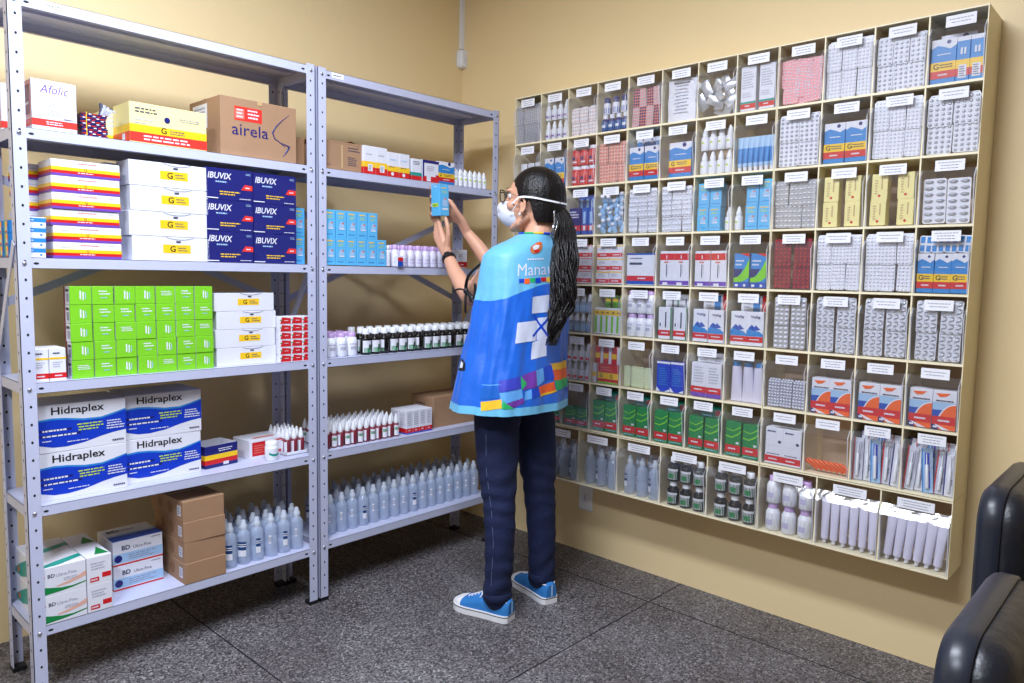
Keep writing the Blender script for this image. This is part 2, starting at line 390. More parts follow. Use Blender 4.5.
# ---------------------------------------------------------------- steel shelving
SHZ = [1.952, 1.609, 1.261, 0.915, 0.565, 0.216]
YF, YB = -0.465, -0.205
def shelving(x0, x1, label, dz, braces):
    t = empty('steel_shelving_unit', (x0, YF, 0)); tag(t, label, 'shelving unit', 'grey steel shelving units')
    W = x1-x0; D = YB-YF; fw = 0.034; H = SHZ[0]+dz[0]+0.006
    for px, py, sx, sy in ((0, 0, 1, 1), (W, 0, -1, 1), (0, D, 1, -1), (W, D, -1, -1)):
        b = MB(); e = 0.002
        def bx(ax0, ay0, ax1, ay1, z0=0.012, z1=H, m='paint_steel'): b.box(px+min(ax0, ax1), py+min(ay0, ay1), z0, px+max(ax0, ax1), py+max(ay0, ay1), z1, m)
        bx(0, 0, sx*fw, sy*e); bx(0, 0, sx*e, sy*fw)
        z = 0.05; ey = -0.0003 if sy > 0 else 0.0003
        while z < H-0.02:
            for q in (0, 1):
                r = 0.0032; pts = [(r*cos(a*pi/4), r*1.3*sin(a*pi/4)) for a in range(8)]
                if q == 0:
                    for yy, rev in ((py-sy*0.0004, sy < 0), (py+sy*(e+0.0004), sy > 0)):
                        P = [(px+sx*fw*0.55+x, yy, z+zz) for x, zz in pts]; b.face(P if not rev else P[::-1], 'hole')
                else:
                    for xx in (px-sx*0.0004, px+sx*(e+0.0004)): b.face([(xx, py+sy*fw*0.55+x, z+zz) for x, zz in pts], 'hole')
            z += 0.05
        post = b.build('post', t)
        b = MB(); b.box(px+min(-0.001*sx, sx*(fw+0.001)), py+min(-0.001*sy, sy*(fw+0.001)), 0, px+max(-0.001*sx, sx*(fw+0.001)), py+max(-0.001*sy, sy*(fw+0.001)), 0.014, 'black')
        b.build('rubber_foot', post)
        if sy > 0:
            for k, z in enumerate(SHZ):
                b = MB(); b.lathe([(0.0055, 0), (0.005, 0.003), (0.002, 0.004)], 'bolt', 10, (px+sx*fw*0.5, py-0.0004, z+dz[k]-0.016), (0, -1, 0))
                b.build('bolt', post)
    for k, z0 in enumerate(SHZ):
        z = z0+dz[k]; b = MB(); g = 0.0025; lip = 0.03
        b.box(g, g, z-0.0012, W-g, D-g, z, 'paint_steel')
        b.box(g, g, z-lip, W-g, g+0.0012, z, 'paint_steel'); b.box(g, D-g-0.0012, z-lip, W-g, D-g, z, 'paint_steel')
        b.box(g, g, z-lip, g+0.0012, D-g, z, 'paint_steel'); b.box(W-g-0.0012, g, z-lip, W-g, D-g, z, 'paint_steel')
        b.box(g, g, z-lip, W-g, g+0.012, z-lip+0.0012, 'paint_steel'); b.box(g, D-g-0.012, z-lip, W-g, D-g, z-lip+0.0012, 'paint_steel')
        b.box(0.03, D*0.42, z-0.012, W-0.03, D*0.58, z-0.0012, 'paint_steel')      # stiffening channel
        for xx in (fw+0.012, W-fw-0.012):
            b.face([(xx+0.007*cos(a*pi/4), g-0.0004, z-0.016+0.0034*sin(a*pi/4)) for a in range(8)], 'hole')
        sh = b.build('shelf', t)
        if k == 0:
            b = MB(); lx = 0.085 if braces else 0.06
            b.box(lx, g-0.0008, z-0.021, lx+0.05, g-0.0001, z-0.002, 'paper')
            deco_x = lx+0.006
            for q in range(5): b.box(deco_x+q*0.007, g-0.0012, z-0.013, deco_x+q*0.007+0.005, g-0.0009, z-0.010, 'ink')
            b.build('paper_label', sh)
    def strap(p, q, wn, name='brace'):
        p = Vector(p); q = Vector(q); dv = (q-p).normalized(); wn = Vector(wn); s = dv.cross(wn)*0.0125; b = MB(); tk = wn*0.0012
        for sg in (1, -1):
            pass
        A = [p-s-tk, p+s-tk, q+s-tk, q-s-tk]; B = [x+2*tk for x in A]
        b.face(A, 'paint_steel'); b.face(B[::-1], 'paint_steel')
        for i in range(4): b.face([A[i], A[(i+1) % 4], B[(i+1) % 4], B[i]], 'paint_steel')
        b.build(name, t)
    zc = 1.31
    strap((0.01, D+0.0035, zc-0.19), (W-0.01, D+0.0035, zc+0.19), (0, 1, 0)); strap((0.01, D+0.0065, zc+0.19), (W-0.01, D+0.0065, zc-0.19), (0, 1, 0))
    for xs, dd in ((-0.003, -1), (W+0.003, 1)):
        strap((xs, 0.015, 1.30), (xs, D-0.015, 0.95), (1, 0, 0)); strap((xs+dd*0.0, 0.015, 0.95), (xs, D-0.015, 1.30), (1, 0, 0), 'brace') if False else None
    return t
shelving(-2.055, -1.135, 'grey steel shelving unit at left, loaded mostly with cartons and boxes', [0]*6, True)
shelving(-1.125, -0.205, 'grey steel shelving unit beside the corner, holding mostly bottles', [-0.002, -0.001, -0.002, 0, 0.003, 0.009], False)

# ---------------------------------------------------------------- things on the shelves
Z5U = SHZ[4]+0.003
Z2, Z3, Z4, Z5, Z6 = SHZ[1], SHZ[2], SHZ[3], SHZ[4], SHZ[5]
ORD = ['first', 'second', 'third', 'fourth', 'fifth', 'sixth', 'seventh', 'eighth', 'ninth', 'tenth', 'eleventh', 'twelfth', 'thirteenth', 'fourteenth', 'fifteenth', 'sixteenth']
def put(key, f, x, yfront, z, d, label, cat, group=None, rz=0, tilt=(0, 0)):
    return spawn(key, f, (x, yfront+d/2, z+0.0006), label, cat, group, rz, tilt)

# --- shelf 2 of the left unit
af = carton('folic_acid_carton', 0.11, 0.105, 0.134, 'white', [Rt('front+left', 0, 0.08, 1, 0.22, 'brightred'), Tx('front', 'Afolic', 0.18, 0.74, 0.17, 'purple', italic=0.25, wf=0.64),
    Ln('front', 0.28, 0.6, 0.85, 0.7, 2, 'lavprint'), Ln('front', 0.35, 0.47, 0.7, 0.56, 2, 'faint'), Ln('front', 0.28, 0.3, 0.75, 0.42, 3, 'faint'), Ln('front', 0.7, 0.235, 0.95, 0.285, 1, 'ink'), Ln('front', 0.3, 0.105, 0.75, 0.19, 2, 'white'),
    Rt('left', 0, 0.25, 0.97, 0.97, 'pink'), Rt('left', 0.1, 0.3, 0.9, 0.9, 'maroon'), Rt('left', 0.2, 0.5, 0.8, 0.55, 'white')])
put('afolic', af, -1.948, -0.452, Z2, 0.105, 'white and pink folic acid carton with purple lettering at the shelf front', 'medicine box')
put('afolic', af, -1.99, -0.325, Z2, 0.105, 'white and pink folic acid carton behind the left post', 'medicine box')
yb = carton('medicine_carton', 0.231, 0.13, 0.118, 'cream', [Rt('front+left', 0, 0.27, 1, 0.46, 'yellow'), Rt('front+left', 0, 0.03, 1, 0.27, 'brightred'), Rt('left', 0.55, 0.08, 0.72, 0.24, 'white'),
    Tx('front', 'G', 0.39, 0.3, 0.16, 'black', bold=0.02), Ln('front', 0.5, 0.3, 0.7, 0.42, 2, 'ink'), Ln('front', 0.16, 0.07, 0.85, 0.23, 2, 'white'), Ln('front', 0.05, 0.74, 0.42, 0.9, 2, 'ink'),
    Ln('front', 0.05, 0.55, 0.3, 0.62, 1, 'faint'), Ln('front', 0.62, 0.66, 0.95, 0.76, 2, 'greyprint'), ('front', 'dot', 0.47, 0.66, 0.009, 'navy'), Ln('front', 0.05, 0.48, 0.2, 0.53, 1, 'faint')])
put('ybox', yb, -1.6365, -0.45, Z2, 0.13, 'large cream, yellow and red carton with a G mark, on the second shelf', 'medicine box')
put('ybox2', carton('medicine_carton', 0.09, 0.1, 0.105, 'cream', [Rt('front+left', 0, 0.0, 1, 0.3, 'yellow'), Ln('front', 0.1, 0.5, 0.9, 0.9, 3, 'faint')]), -1.735, -0.316, Z2, 0.1, 'small cream and yellow carton behind the blister bundle', 'medicine box')
def bundle():
    b = MB()
    for k in range(12):
        z = k*0.0055; j = random.uniform(-0.003, 0.003)
        b.box(-0.034+j, -0.02, z, 0.034+j, 0.045, z+0.004, 'maroon' if k % 2 else 'navy')
        for q in range(5): b.box(-0.028+j+q*0.012, -0.0208, z+0.0007, -0.021+j+q*0.012, -0.019, z+0.0034, 'white' if (q+k) % 3 == 0 else ('red' if (q+k) % 3 == 1 else 'navy'))
    o = b.build('blister_bundle')
    
    b = MB(); b.tube([(-0.02, -0.0215, 0.0), (-0.021, -0.0225, 0.034), (-0.02, -0.0215, 0.067)], 0.0012, 'yellow', 6); b.build('rubber_band', o)
    b = MB()
    for q in range(9): b.tube([(0.02+0.002*q, 0.0, 0.064), (0.028+0.003*q, -0.004*(q % 3), 0.082), (0.026+0.0045*q, 0.006*(q % 2), 0.098-0.002*q)], [0.003, 0.006, 0.005], 'plastic_bag' if q % 3 else 'darkprint', 6)
    b.build('bag_top', o); return o
put('bundle', bundle, -1.845, -0.44, Z2+0.001, 0.04, 'bundle of maroon and navy blister strips in a rubber band on second shelf', 'blister packs')
def airela():
    f = carton('shipping_carton', 0.274, 0.225, 0.190, 'cardboard', [Rt('front', 0.175, 0.62, 0.53, 0.86, 'brightred'), Rt('front', 0.185, 0.65, 0.3, 0.82, 'salmon'), Ln('front', 0.2, 0.66, 0.29, 0.83, 3, 'white'), Ln('front', 0.34, 0.66, 0.52, 0.84, 3, 'white'),
        Tx('front', 'airela', 0.14, 0.37, 0.2, 'navy', wf=0.47), Ln('left', 0.1, 0.1, 0.6, 0.3, 3, 'darkprint'), Rt('left', 0.12, 0.5, 0.6, 0.92, 'white'), Ln('left', 0.15, 0.55, 0.55, 0.88, 5, 'greyprint'), Rt('top', 0, 0.47, 1, 0.53, 'tape'), Rt('front', 0.47, 0.93, 0.53, 1, 'tape')])
    o = f(); b = MB()
    def arc(pts, r): b.tube([(-0.137+0.274*x, -0.1127, 0.19*y) for x, y in pts], r, 'navy', 5)
    arc([(0.9, 0.86), (0.8, 0.74), (0.72, 0.62), (0.67, 0.5), (0.70, 0.4), (0.78, 0.34), (0.84, 0.28)], [0.0006, 0.0013, 0.002, 0.0024, 0.0022, 0.0018, 0.0012])
    arc([(0.80, 0.34), (0.86, 0.31), (0.90, 0.30), (0.86, 0.2), (0.81, 0.10)], [0.001, 0.0025, 0.0035, 0.0028, 0.0008])
    arc([(0.54, 0.5), (0.57, 0.44), (0.60, 0.52)], [0.0008, 0.0012, 0.0005])
    b.build('printed_bird', o); return o
put('airela', airela, -1.333, -0.44, Z2, 0.225, 'brown cardboard carton lettered airela with a red shipping label', 'cardboard box')
put('bc', carton('shipping_carton', 0.05, 0.16, 0.10, 'cardboard_dark', [Rt('top', 0.4, 0, 0.6, 1, 'tape')]), -1.164, -0.40, Z2, 0.16, 'narrow brown carton between the airela carton and the middle posts', 'cardboard box')

# --- shelf 3 of the left unit
purp = carton('medicine_carton', 0.178, 0.12, 0.0445, 'white', [Rt('front+left', 0, 0, 1, 0.16, 'purple'), Rt('front+left', 0, 0.16, 1, 0.34, 'red'), Rt('front+left', 0, 0.34, 1, 0.56, 'yellow'),
    Tx('front', 'G', 0.47, 0.36, 0.18, 'black'), Ln('front', 0.36, 0.19, 0.7, 0.31, 1, 'white'), Ln('front', 0.37, 0.78, 0.68, 0.88, 1, 'orange'), Ln('front', 0.1, 0.66, 0.25, 0.74, 1, 'faint'), Ln('front', 0.8, 0.8, 0.95, 0.88, 1, 'faint')])
for k in range(6):
    put('purp', purp, -1.876+random.uniform(-0.003, 0.003), -0.455+random.uniform(0, 0.004), Z3+k*0.0458, 0.12,
        'white carton with purple base band, front stack, %s from bottom' % ORD[k], 'medicine box', 'purple banded cartons')
    put('purp', purp, -1.905-0.008*(k % 3)+random.uniform(-0.004, 0.004), -0.329, Z3+k*0.0445, 0.12,
        'white carton with purple base band, rear stack, %s from bottom' % ORD[k], 'medicine box', 'purple banded cartons')
sb = carton('medicine_carton', 0.058, 0.05, 0.027, 'white', [Rt('front', 0, 0.5, 1, 0.92, 'midblue'), Ln('front', 0.15, 0.6, 0.6, 0.8, 1, 'white'), ('front', 'dot', 0.8, 0.25, 0.003, 'midblue'), Rt('left', 0, 0.5, 1, 0.9, 'orange')])
for k in range(4):
    put('sbw', sb, -2.012+0.001*k, -0.455, Z3+k*0.0276, 0.05, 'small white and light blue carton behind the left post, %s from the bottom' % ORD[k], 'medicine box', 'small blue cartons by the left post')
ob = carton('medicine_carton', 0.06, 0.045, 0.034, 'midblue', [Rt('left', 0.0, 0, 0.35, 1, 'teal'), Rt('left', 0.35, 0, 1, 1, 'midblue'), Rt('left', 0.4, 0.1, 0.75, 0.9, 'yellow'), Rt('left', 0.5, 0.2, 0.68, 0.5, 'white'), Rt('left', 0.75, 0.4, 0.9, 0.9, 'orange'), Rt('left', 0.4, 0.0, 0.75, 0.14, 'red')])
for k in range(3):
    for q in range(2):
        put('obx', ob, -2.018, -0.36+q*0.06, Z3+k*0.0345, 0.045, 'blue and yellow carton at the open left end, %s stack, %s from the bottom' % (('front', 'rear')[q], ORD[k]), 'medicine box', 'blue and yellow cartons at the left end')
def wg(w, h, d):
    return carton('medicine_carton', w, d, h, 'white', [Rt('front', 0.38, 0.32, 0.74, 0.68, 'yellow'), Tx('front', 'G', 0.47, 0.37, 0.26, 'black', bold=0.02), Ln('front', 0.57, 0.38, 0.71, 0.6, 2, 'ink'), Rt('front', 0.55, 0.76, 0.61, 0.84, 'darkprint'),
        ('front', 'wave', [(0.42, 0.975, 1.0), (0.5, 0.9, 0.93), (0.6, 0.87, 0.9), (0.7, 0.9, 0.93), (0.78, 0.975, 1.0)], 'greyprint')])
f3 = wg(0.236, 0.073, 0.1)
for k in range(4):
    dx = [0.004, -0.003, 0.002, 0.0][k]
    put('wg3', f3, -1.642+dx, -0.455, Z3+k*0.0745, 0.1, 'white carton with yellow G mark, third shelf front stack, %s from bottom' % ORD[k], 'medicine box', 'white G cartons on the third shelf')
    put('wg3', f3, -1.674+dx, -0.345, Z3+k*0.0732, 0.1, 'white G carton in the rear stack, third shelf, %s from bottom' % ORD[k], 'medicine box', 'white G cartons on the third shelf')
ibu = carton('medicine_carton', 0.160, 0.11, 0.100, 'navy', [Tx('front', 'IBUVIX', 0.04, 0.66, 0.2, 'white', italic=0.2, wf=0.5, bold=0.015), Ln('front', 0.2, 0.52, 0.5, 0.62, 1, 'paleblue'), ('front', 'poly', [(0.74, 0.36), (0.99, 0.36), (0.99, 0.52), (0.82, 0.54)], 'brightred'), Ln('front', 0.83, 0.4, 0.95, 0.48, 1, 'white'),
    Ln('front', 0.28, 0.14, 0.72, 0.3, 2, 'yellow'), Rt('front', 0.0, 0.03, 0.25, 0.06, 'white'), Ln('front', 0.7, 0.04, 0.97, 0.09, 1, 'white'), Ln('front', 0.84, 0.84, 0.96, 0.92, 2, 'paleblue')])
for c in range(2):
    for k in range(3):
        put('ibu', ibu, -1.449+c*0.164, -0.455+0.004*c, Z3+k*0.1008, 0.11, 'navy blue ibuprofen carton with a red corner, %s column, %s' % (('left', 'right')[c], ('bottom', 'middle', 'top')[k]), 'medicine box', 'navy ibuprofen cartons')
skybox_d = [Ln('front', 0.15, 0.82, 0.85, 0.94, 1, 'yellow'), Ln('front', 0.2, 0.68, 0.85, 0.8, 2, 'yellowgreen'), ('front', 'poly', [(0.25, 0.34), (0.8, 0.34), (0.72, 0.52), (0.5, 0.6), (0.32, 0.5)], 'paleblue'), Rt('front', 0.55, 0.5, 0.75, 0.56, 'salmon'), Rt('front', 0.3, 0.3, 0.8, 0.34, 'white'),
    Ln('front', 0.1, 0.1, 0.9, 0.14, 1, 'blue'), Rt('left', 0.12, 0.28, 0.78, 0.42, 'yellowgreen'), Ln('left', 0.2, 0.3, 0.7, 0.4, 1, 'green'), Ln('left', 0.2, 0.9, 0.8, 0.96, 1, 'white')]
sky = carton('medicine_carton', 0.0445, 0.05, 0.1, 'sky', skybox_d)
for k in range(2):
    put('sky', sky, -1.185+0.022, -0.40, Z3+k*0.101, 0.05, 'sky blue carton between the navy cartons and the middle posts, %s' % ('lower', 'upper')[k], 'medicine box', 'sky blue cartons')
for k in range(6):
    put('sky', sky, -1.0665+k*0.0463, -0.452, Z3, 0.05, 'sky blue carton, third shelf of corner unit, %s from left, bottom row' % ORD[k], 'medicine box', 'sky blue cartons')
for k in range(5):
    put('sky', sky, -1.0655+k*0.0475, -0.450, Z3+0.1008, 0.05, 'sky blue carton, third shelf of corner unit, %s from left, upper row' % ORD[k], 'medicine box', 'sky blue cartons')

# --- bottles
def bottle(name, r, h, hs, body, cap, capr, caph, label=None, seg=16, neck=0.45):
    def f():
        b = MB(); zs = hs
        b.lathe([(r*0.9, 0.0), (r, 0.002), (r, zs*0.96), (r*0.93, zs*1.0), (r*neck*1.25, zs+(h-caph-zs)*0.6), (r*neck, h-caph)], body, seg)
        o = b.build(name)
        b = MB(); b.lathe([(capr, h-caph), (capr, h-0.0015), (capr*0.85, h)], cap, seg); b.build('cap', o)
        if label:
            b = MB(); z0, z1, bands = label
            for (m, a0, a1, c0, c1) in bands:
                rr = r+0.0003; n = 10; rows = []
                for z in (zs*a0, zs*a1): rows.append([(rr*cos(radians(c0+(c1-c0)*k/n)), rr*sin(radians(c0+(c1-c0)*k/n)), z) for k in range(n+1)])
                b.grid(rows, m); rr += 0.0002
            b.build('label', o)
        return o
    return f
shamp = bottle('lotion_bottle', 0.0185, 0.086, 0.054, 'plastic_lav', 'lilac', 0.0125, 0.018, (0, 1, [('white', 0.1, 0.85, 0, 360), ('lavprint', 0.45, 0.62, 230, 290), ('lavprint', 0.25, 0.35, 215, 300)]), neck=0.6)
for r in range(2):
    for k in range(8):
        put('shamp', shamp, -0.757+k*0.0395+0.012*r, -0.452+r*0.042, Z3, 0.037, 'white bottle with lilac cap on the third shelf, %s from the left, %s row' % (ORD[k], ('front', 'rear')[r]), 'bottle', 'lilac capped bottles on the third shelf')
put('mini', bottle('small_bottle', 0.0115, 0.082, 0.06, 'white', 'white', 0.009, 0.014, None), -0.797, -0.45, Z3, 0.024, 'slim white bottle between the sky blue cartons and lilac capped bottles', 'bottle')
put('minib', carton('medicine_carton', 0.026, 0.02, 0.042, 'white', [Rt('front', 0, 0, 1, 0.55, 'blue'), Rt('front', 0, 0.5, 1, 0.85, 'red')]), -0.760, -0.479+0.02, Z3, -0.01, 'small red, white and blue box in front of the lilac capped bottles', 'medicine box')
put('wrb', carton('medicine_carton', 0.055, 0.05, 0.078, 'white', [Rt('front', 0, 0.05, 1, 0.34, 'red'), Ln('front', 0.3, 0.12, 0.7, 0.25, 1, 'white'), Ln('front', 0.1, 0.6, 0.6, 0.8, 2, 'faint')]), -0.405, -0.452, Z3, 0.05, 'white carton with a red band at the right end of the third shelf', 'medicine box')
sh2 = bottle('lotion_bottle', 0.0225, 0.09, 0.062, 'plastic_white', 'lilac', 0.0165, 0.017, (0, 1, [('white', 0.08, 0.9, 0, 360), ('faint', 0.4, 0.6, 230, 290), ('lavprint', 0.7, 0.78, 220, 300)]), neck=0.7)
for r in range(3):
    for k in range(3):
        put('sh2', sh2, -1.04+k*0.0465+0.004*r, -0.432+r*0.0475, Z4, 0.045, 'stout white bottle with lilac cap on the fourth shelf, %s from the left, %s row' % (ORD[k], ('front', 'middle', 'rear')[r]), 'bottle', 'lilac capped bottles on the fourth shelf')
brn = bottle('syrup_bottle', 0.0215, 0.102, 0.066, 'brownglass', 'plastic_white', 0.0145, 0.022, (0, 1, [('offwhite', 0.14, 0.84, 205, 335), ('green', 0.14, 0.42, 215, 325), ('darkgreen', 0.3, 0.6, 270, 325)]), neck=0.5)
brn2 = bottle('syrup_bottle', 0.0215, 0.102, 0.066, 'brownglass', 'plastic_white', 0.0145, 0.022, (0, 1, [('offwhite', 0.14, 0.84, 125, 235), ('green', 0.14, 0.36, 125, 235)]), neck=0.5)
for r in range(3):
    for k in range(15):
        kk = 'brn2' if (k in (2, 6, 10) and r == 0) else 'brn'
        put(kk, brn2 if kk == 'brn2' else brn, -0.885+k*0.0447+0.01*(r % 2), -0.438+r*0.048, Z4, 0.043, 'dark syrup bottle, fourth shelf, %s from left, %s row' % (ORD[k], ('front', 'middle', 'rear')[r]), 'bottle', 'dark syrup bottles on the fourth shelf')
# --- shelf 2 of the corner unit
def opencarton():
    f = carton('shipping_carton', 0.165, 0.17, 0.098, 'cardboard', [Ln('front', 0.62, 0.72, 0.95, 0.92, 2, 'darkprint'), Ln('front', 0.62, 0.2, 0.9, 0.55, 5, 'darkprint'), Rt('front', 0.45, 0.1, 0.49, 0.95, 'tape'), Ln('front', 0.05, 0.15, 0.2, 0.2, 1, 'darkprint')], topm='cardboard_dark')
    o = f(); b = MB()
    b.box(-0.0825, -0.085, 0.098, 0.0825, -0.083, 0.104, 'cardboard'); b.build('front_flap', o)
    b = MB(); b.face([(-0.08, 0.085, 0.0985), (0.08, 0.085, 0.0985), (0.078, 0.05, 0.118), (-0.078, 0.05, 0.118)], 'cardboard'); b.face([(-0.078, 0.0515, 0.118), (0.078, 0.0515, 0.118), (0.08, 0.0865, 0.0985), (-0.08, 0.0865, 0.0985)], 'cardboard'); b.build('rear_flap', o)
    b = MB(); b.face([(0.0825, -0.08, 0.0985), (0.0825, 0.08, 0.0985), (0.04, 0.08, 0.112), (0.04, -0.08, 0.112)], 'cardboard_dark'); b.build('side_flap', o)
    return o
put('oc', opencarton, -1.003, -0.44, Z2, 0.17, 'opened brown carton at the left end of the corner unit second shelf', 'cardboard box')
wyr = carton('medicine_carton', 0.054, 0.045, 0.104, 'white', [Rt('front+left', 0, 0, 1, 0.24, 'red'), Rt('front+left', 0, 0.24, 1, 0.44, 'yellow'), Rt('front', 0.35, 0.1, 0.75, 0.35, 'white'), Ln('front', 0.4, 0.12, 0.7, 0.32, 4, 'ink'), Ln('front', 0.2, 0.65, 0.8, 0.75, 1, 'faint'), Tx('left', 'G', 0.3, 0.28, 0.12, 'black')])
wyr2 = carton('medicine_carton', 0.054, 0.045, 0.094, 'white', [Rt('front+left', 0, 0, 1, 0.22, 'red'), Rt('front+left', 0, 0.22, 1, 0.44, 'yellow'), ('front', 'dot', 0.45, 0.12, 0.007, 'white'), Ln('front', 0.15, 0.36, 0.85, 0.44, 1, 'ink'), Ln('front', 0.2, 0.65, 0.8, 0.75, 1, 'paleblue')])
for k in range(4):
    put('wyr' if k < 2 else 'wyr2', wyr if k < 2 else wyr2, -0.892+k*0.0555, -0.452, Z2, 0.045, 'white carton with yellow and red bands, %s from the left on the second shelf' % ORD[k], 'medicine box', 'yellow and red banded cartons on the second shelf')
put('wtr', carton('medicine_carton', 0.052, 0.045, 0.084, 'white', [Rt('front+left', 0, 0, 1, 0.2, 'red'), Rt('front+left', 0, 0.2, 1, 0.36, 'teal'), Ln('front', 0.15, 0.7, 0.85, 0.9, 3, 'ink')]), -0.662, -0.452, Z2, 0.045, 'narrow white carton with teal and red bands', 'medicine box')
put('wnr', carton('medicine_carton', 0.088, 0.05, 0.086, 'white', [Rt('front', 0, 0, 1, 0.25, 'red'), Rt('front', 0, 0.86, 1, 1, 'navy'), ('front', 'poly', [(0, 0.1), (0.1, 0.25), (0.1, 1), (0, 1)], 'navy'), Rt('front', 0.25, 0.02, 0.5, 0.25, 'white'), Ln('front', 0.25, 0.5, 0.8, 0.75, 3, 'faint'), Rt('front', 0.8, 0.0, 1.0, 0.35, 'red')]), -0.588, -0.452, Z2, 0.05, 'white carton with a navy top edge beside the blue generic carton', 'medicine box')
def ghk(w, h, d, top=0.17):
    return carton('medicine_carton', w, d, h, 'midblue', [Rt('front+left', 0, 1-top*0.6, 1, 1, 'white'), ('front', 'wave', [(0, 0.80, 0.93), (0.25, 0.86, 0.93), (0.5, 0.82, 0.93), (0.75, 0.76, 0.93), (1, 0.84, 0.93)], 'white'), ('front', 'dot', 0.68, 0.92, w*0.09, 'navy'),
        Rt('front+left', 0, 0.28, 1, 0.48, 'yellow'), Rt('front+left', 0, 0.11, 1, 0.28, 'red'), Tx('front', 'G', 0.1, 0.32, 0.13, 'black', bold=0.02), Ln('front', 0.35, 0.33, 0.9, 0.44, 2, 'darkprint'), Ln('front', 0.3, 0.15, 0.75, 0.23, 1, 'white'), Ln('front', 0.25, 0.62, 0.8, 0.68, 1, 'white')])
put('ghk_s', ghk(0.09, 0.09, 0.05), -0.503, -0.452, Z2, 0.05, 'blue, yellow and red generic carton beside the white dropper bottles', 'medicine box')
drop = bottle('dropper_bottle', 0.0115, 0.052, 0.046, 'plastic_white', 'plastic_white', 0.0075, 0.004, (0, 1, [('white', 0.15, 0.85, 0, 360), ('yellowgreen', 0.6, 0.75, 240, 300)]), neck=0.6)
def dropper(r, h, body, bands, cap='plastic_white', conef=0.4):
    def f():
        b = MB(); hb = h*(1-conef)
        b.lathe([(r*0.9, 0), (r, 0.002), (r, hb*0.93), (r*0.6, hb)], body, 14); o = b.build('dropper_bottle')
        b = MB(); b.lathe([(r*0.7, hb), (r*0.78, hb+h*0.1), (r*0.66, hb+h*0.17), (r*0.38, h*0.93), (r*0.22, h)], cap, 12); b.build('nozzle_cap', o)
        b = MB()
        for (m, a0, a1, c0, c1) in bands:
            rr = r+0.0003; n = 10
            b.grid([[(rr*cos(radians(c0+(c1-c0)*k/n)), rr*sin(radians(c0+(c1-c0)*k/n)), hb*z) for k in range(n+1)] for z in (a0, a1)], m)
        if bands: b.build('label', o)
        return o
    return f
wd = dropper(0.0125, 0.074, 'plastic_white', [('white', 0.1, 0.85, 0, 360), ('yellowgreen', 0.6, 0.75, 225, 270)])
for r in range(2):
    for k in range(7):
        put('wd', wd, -0.437+k*0.0285+0.008*r, -0.447+r*0.03, Z2, 0.025, 'white dropper bottle on the second shelf, %s from the left, %s row' % (ORD[k], ('front', 'rear')[r]), 'bottle', 'white dropper bottles on the second shelf')

# --- shelf 4 of the left unit
mb_ = carton('medicine_carton', 0.042, 0.09, 0.092, 'white', [Rt('front+left', 0, 0.08, 1, 0.24, 'red'), Rt('front', 0, 0.66, 1, 0.72, 'yellow'), Ln('front', 0.3, 0.11, 0.8, 0.2, 1, 'white'), Ln('front', 0.2, 0.4, 0.8, 0.6, 3, 'faint'), Ln('front', 0.2, 0.8, 0.8, 0.9, 1, 'ink')])
for k in range(2):
    put('mbl', mb_, -2.005+k*0.0435, -0.445, Z4, 0.09, 'white carton with thin yellow and red stripes by the left post, %s one' % ('left', 'right')[k], 'medicine box', 'white striped cartons by the left post')
def green_c(v):
    if v == 0: fr = [Ln('front', 0.25, 0.45, 0.85, 0.75, 3, 'white')]
    elif v == 1: fr = [Tx('front', 'FLORAX', 0.2, 0.55, 0.16, 'white') if False else Ln('front', 0.3, 0.5, 0.85, 0.8, 2, 'white'), Ln('front', 0.4, 0.3, 0.8, 0.42, 1, 'paleblue')]
    else: fr = [Rt('front', 0.45, 0.3, 0.52, 0.75, 'white'), Rt('front', 0.58, 0.25, 0.64, 0.7, 'white'), Rt('front', 0.7, 0.3, 0.74, 0.65, 'paleblue')]
    return carton('medicine_carton', 0.0575, 0.052, 0.0525, 'lime', fr+[Rt('left', 0, 0, 1, 1, 'white'), Rt('left', 0, 0, 0.3, 1, 'maroon'), Rt('left', 0.5, 0.15, 0.9, 0.6, 'greyprint'), Rt('left', 0.4, 0.7, 0.9, 0.85, 'black')])
for r in range(5):
    for c in range(7):
        v = (r*3+c*5+r*c) % 4; v = 2 if (v == 3 or (c == 0 and r > 1)) else v
        put('gr%d' % v, green_c(v), -1.897+c*0.0600+random.uniform(-0.001, 0.001)+(0.002 if r < 2 else 0), -0.444+random.uniform(0, 0.003), Z4+r*0.0535, 0.052,
            'lime green carton, %s row from the bottom, %s from the left' % (ORD[r], ORD[c]), 'medicine box', 'lime green cartons')
f4 = wg(0.214, 0.06, 0.1)
for k in range(4):
    put('wg4', f4, -1.387+[0.003, 0.0, 0.004, -0.003][k], -0.43, Z4+k*0.0612, 0.1, 'white carton with yellow G mark beside green stack, %s from bottom' % ORD[k], 'medicine box', 'white G cartons on the fourth shelf')
rp = carton('medicine_carton', 0.043, 0.07, 0.026, 'white', [('front', 'poly', [(0.04, 0.06), (0.98, 0.06), (0.98, 0.8), (0.2, 0.95)], 'red'), Rt('front', 0.0, 0.5, 0.25, 0.62, 'green'), Ln('front', 0.4, 0.4, 0.85, 0.6, 1, 'white')])
for c in range(3):
    for r in range(6):
        put('rp', rp, -1.252+c*0.0445, -0.452, Z4+r*0.0268, 0.07, 'small red and white carton by middle posts, %s from left, %s from bottom' % (ORD[c], ORD[r]), 'medicine box', 'small red and white cartons')

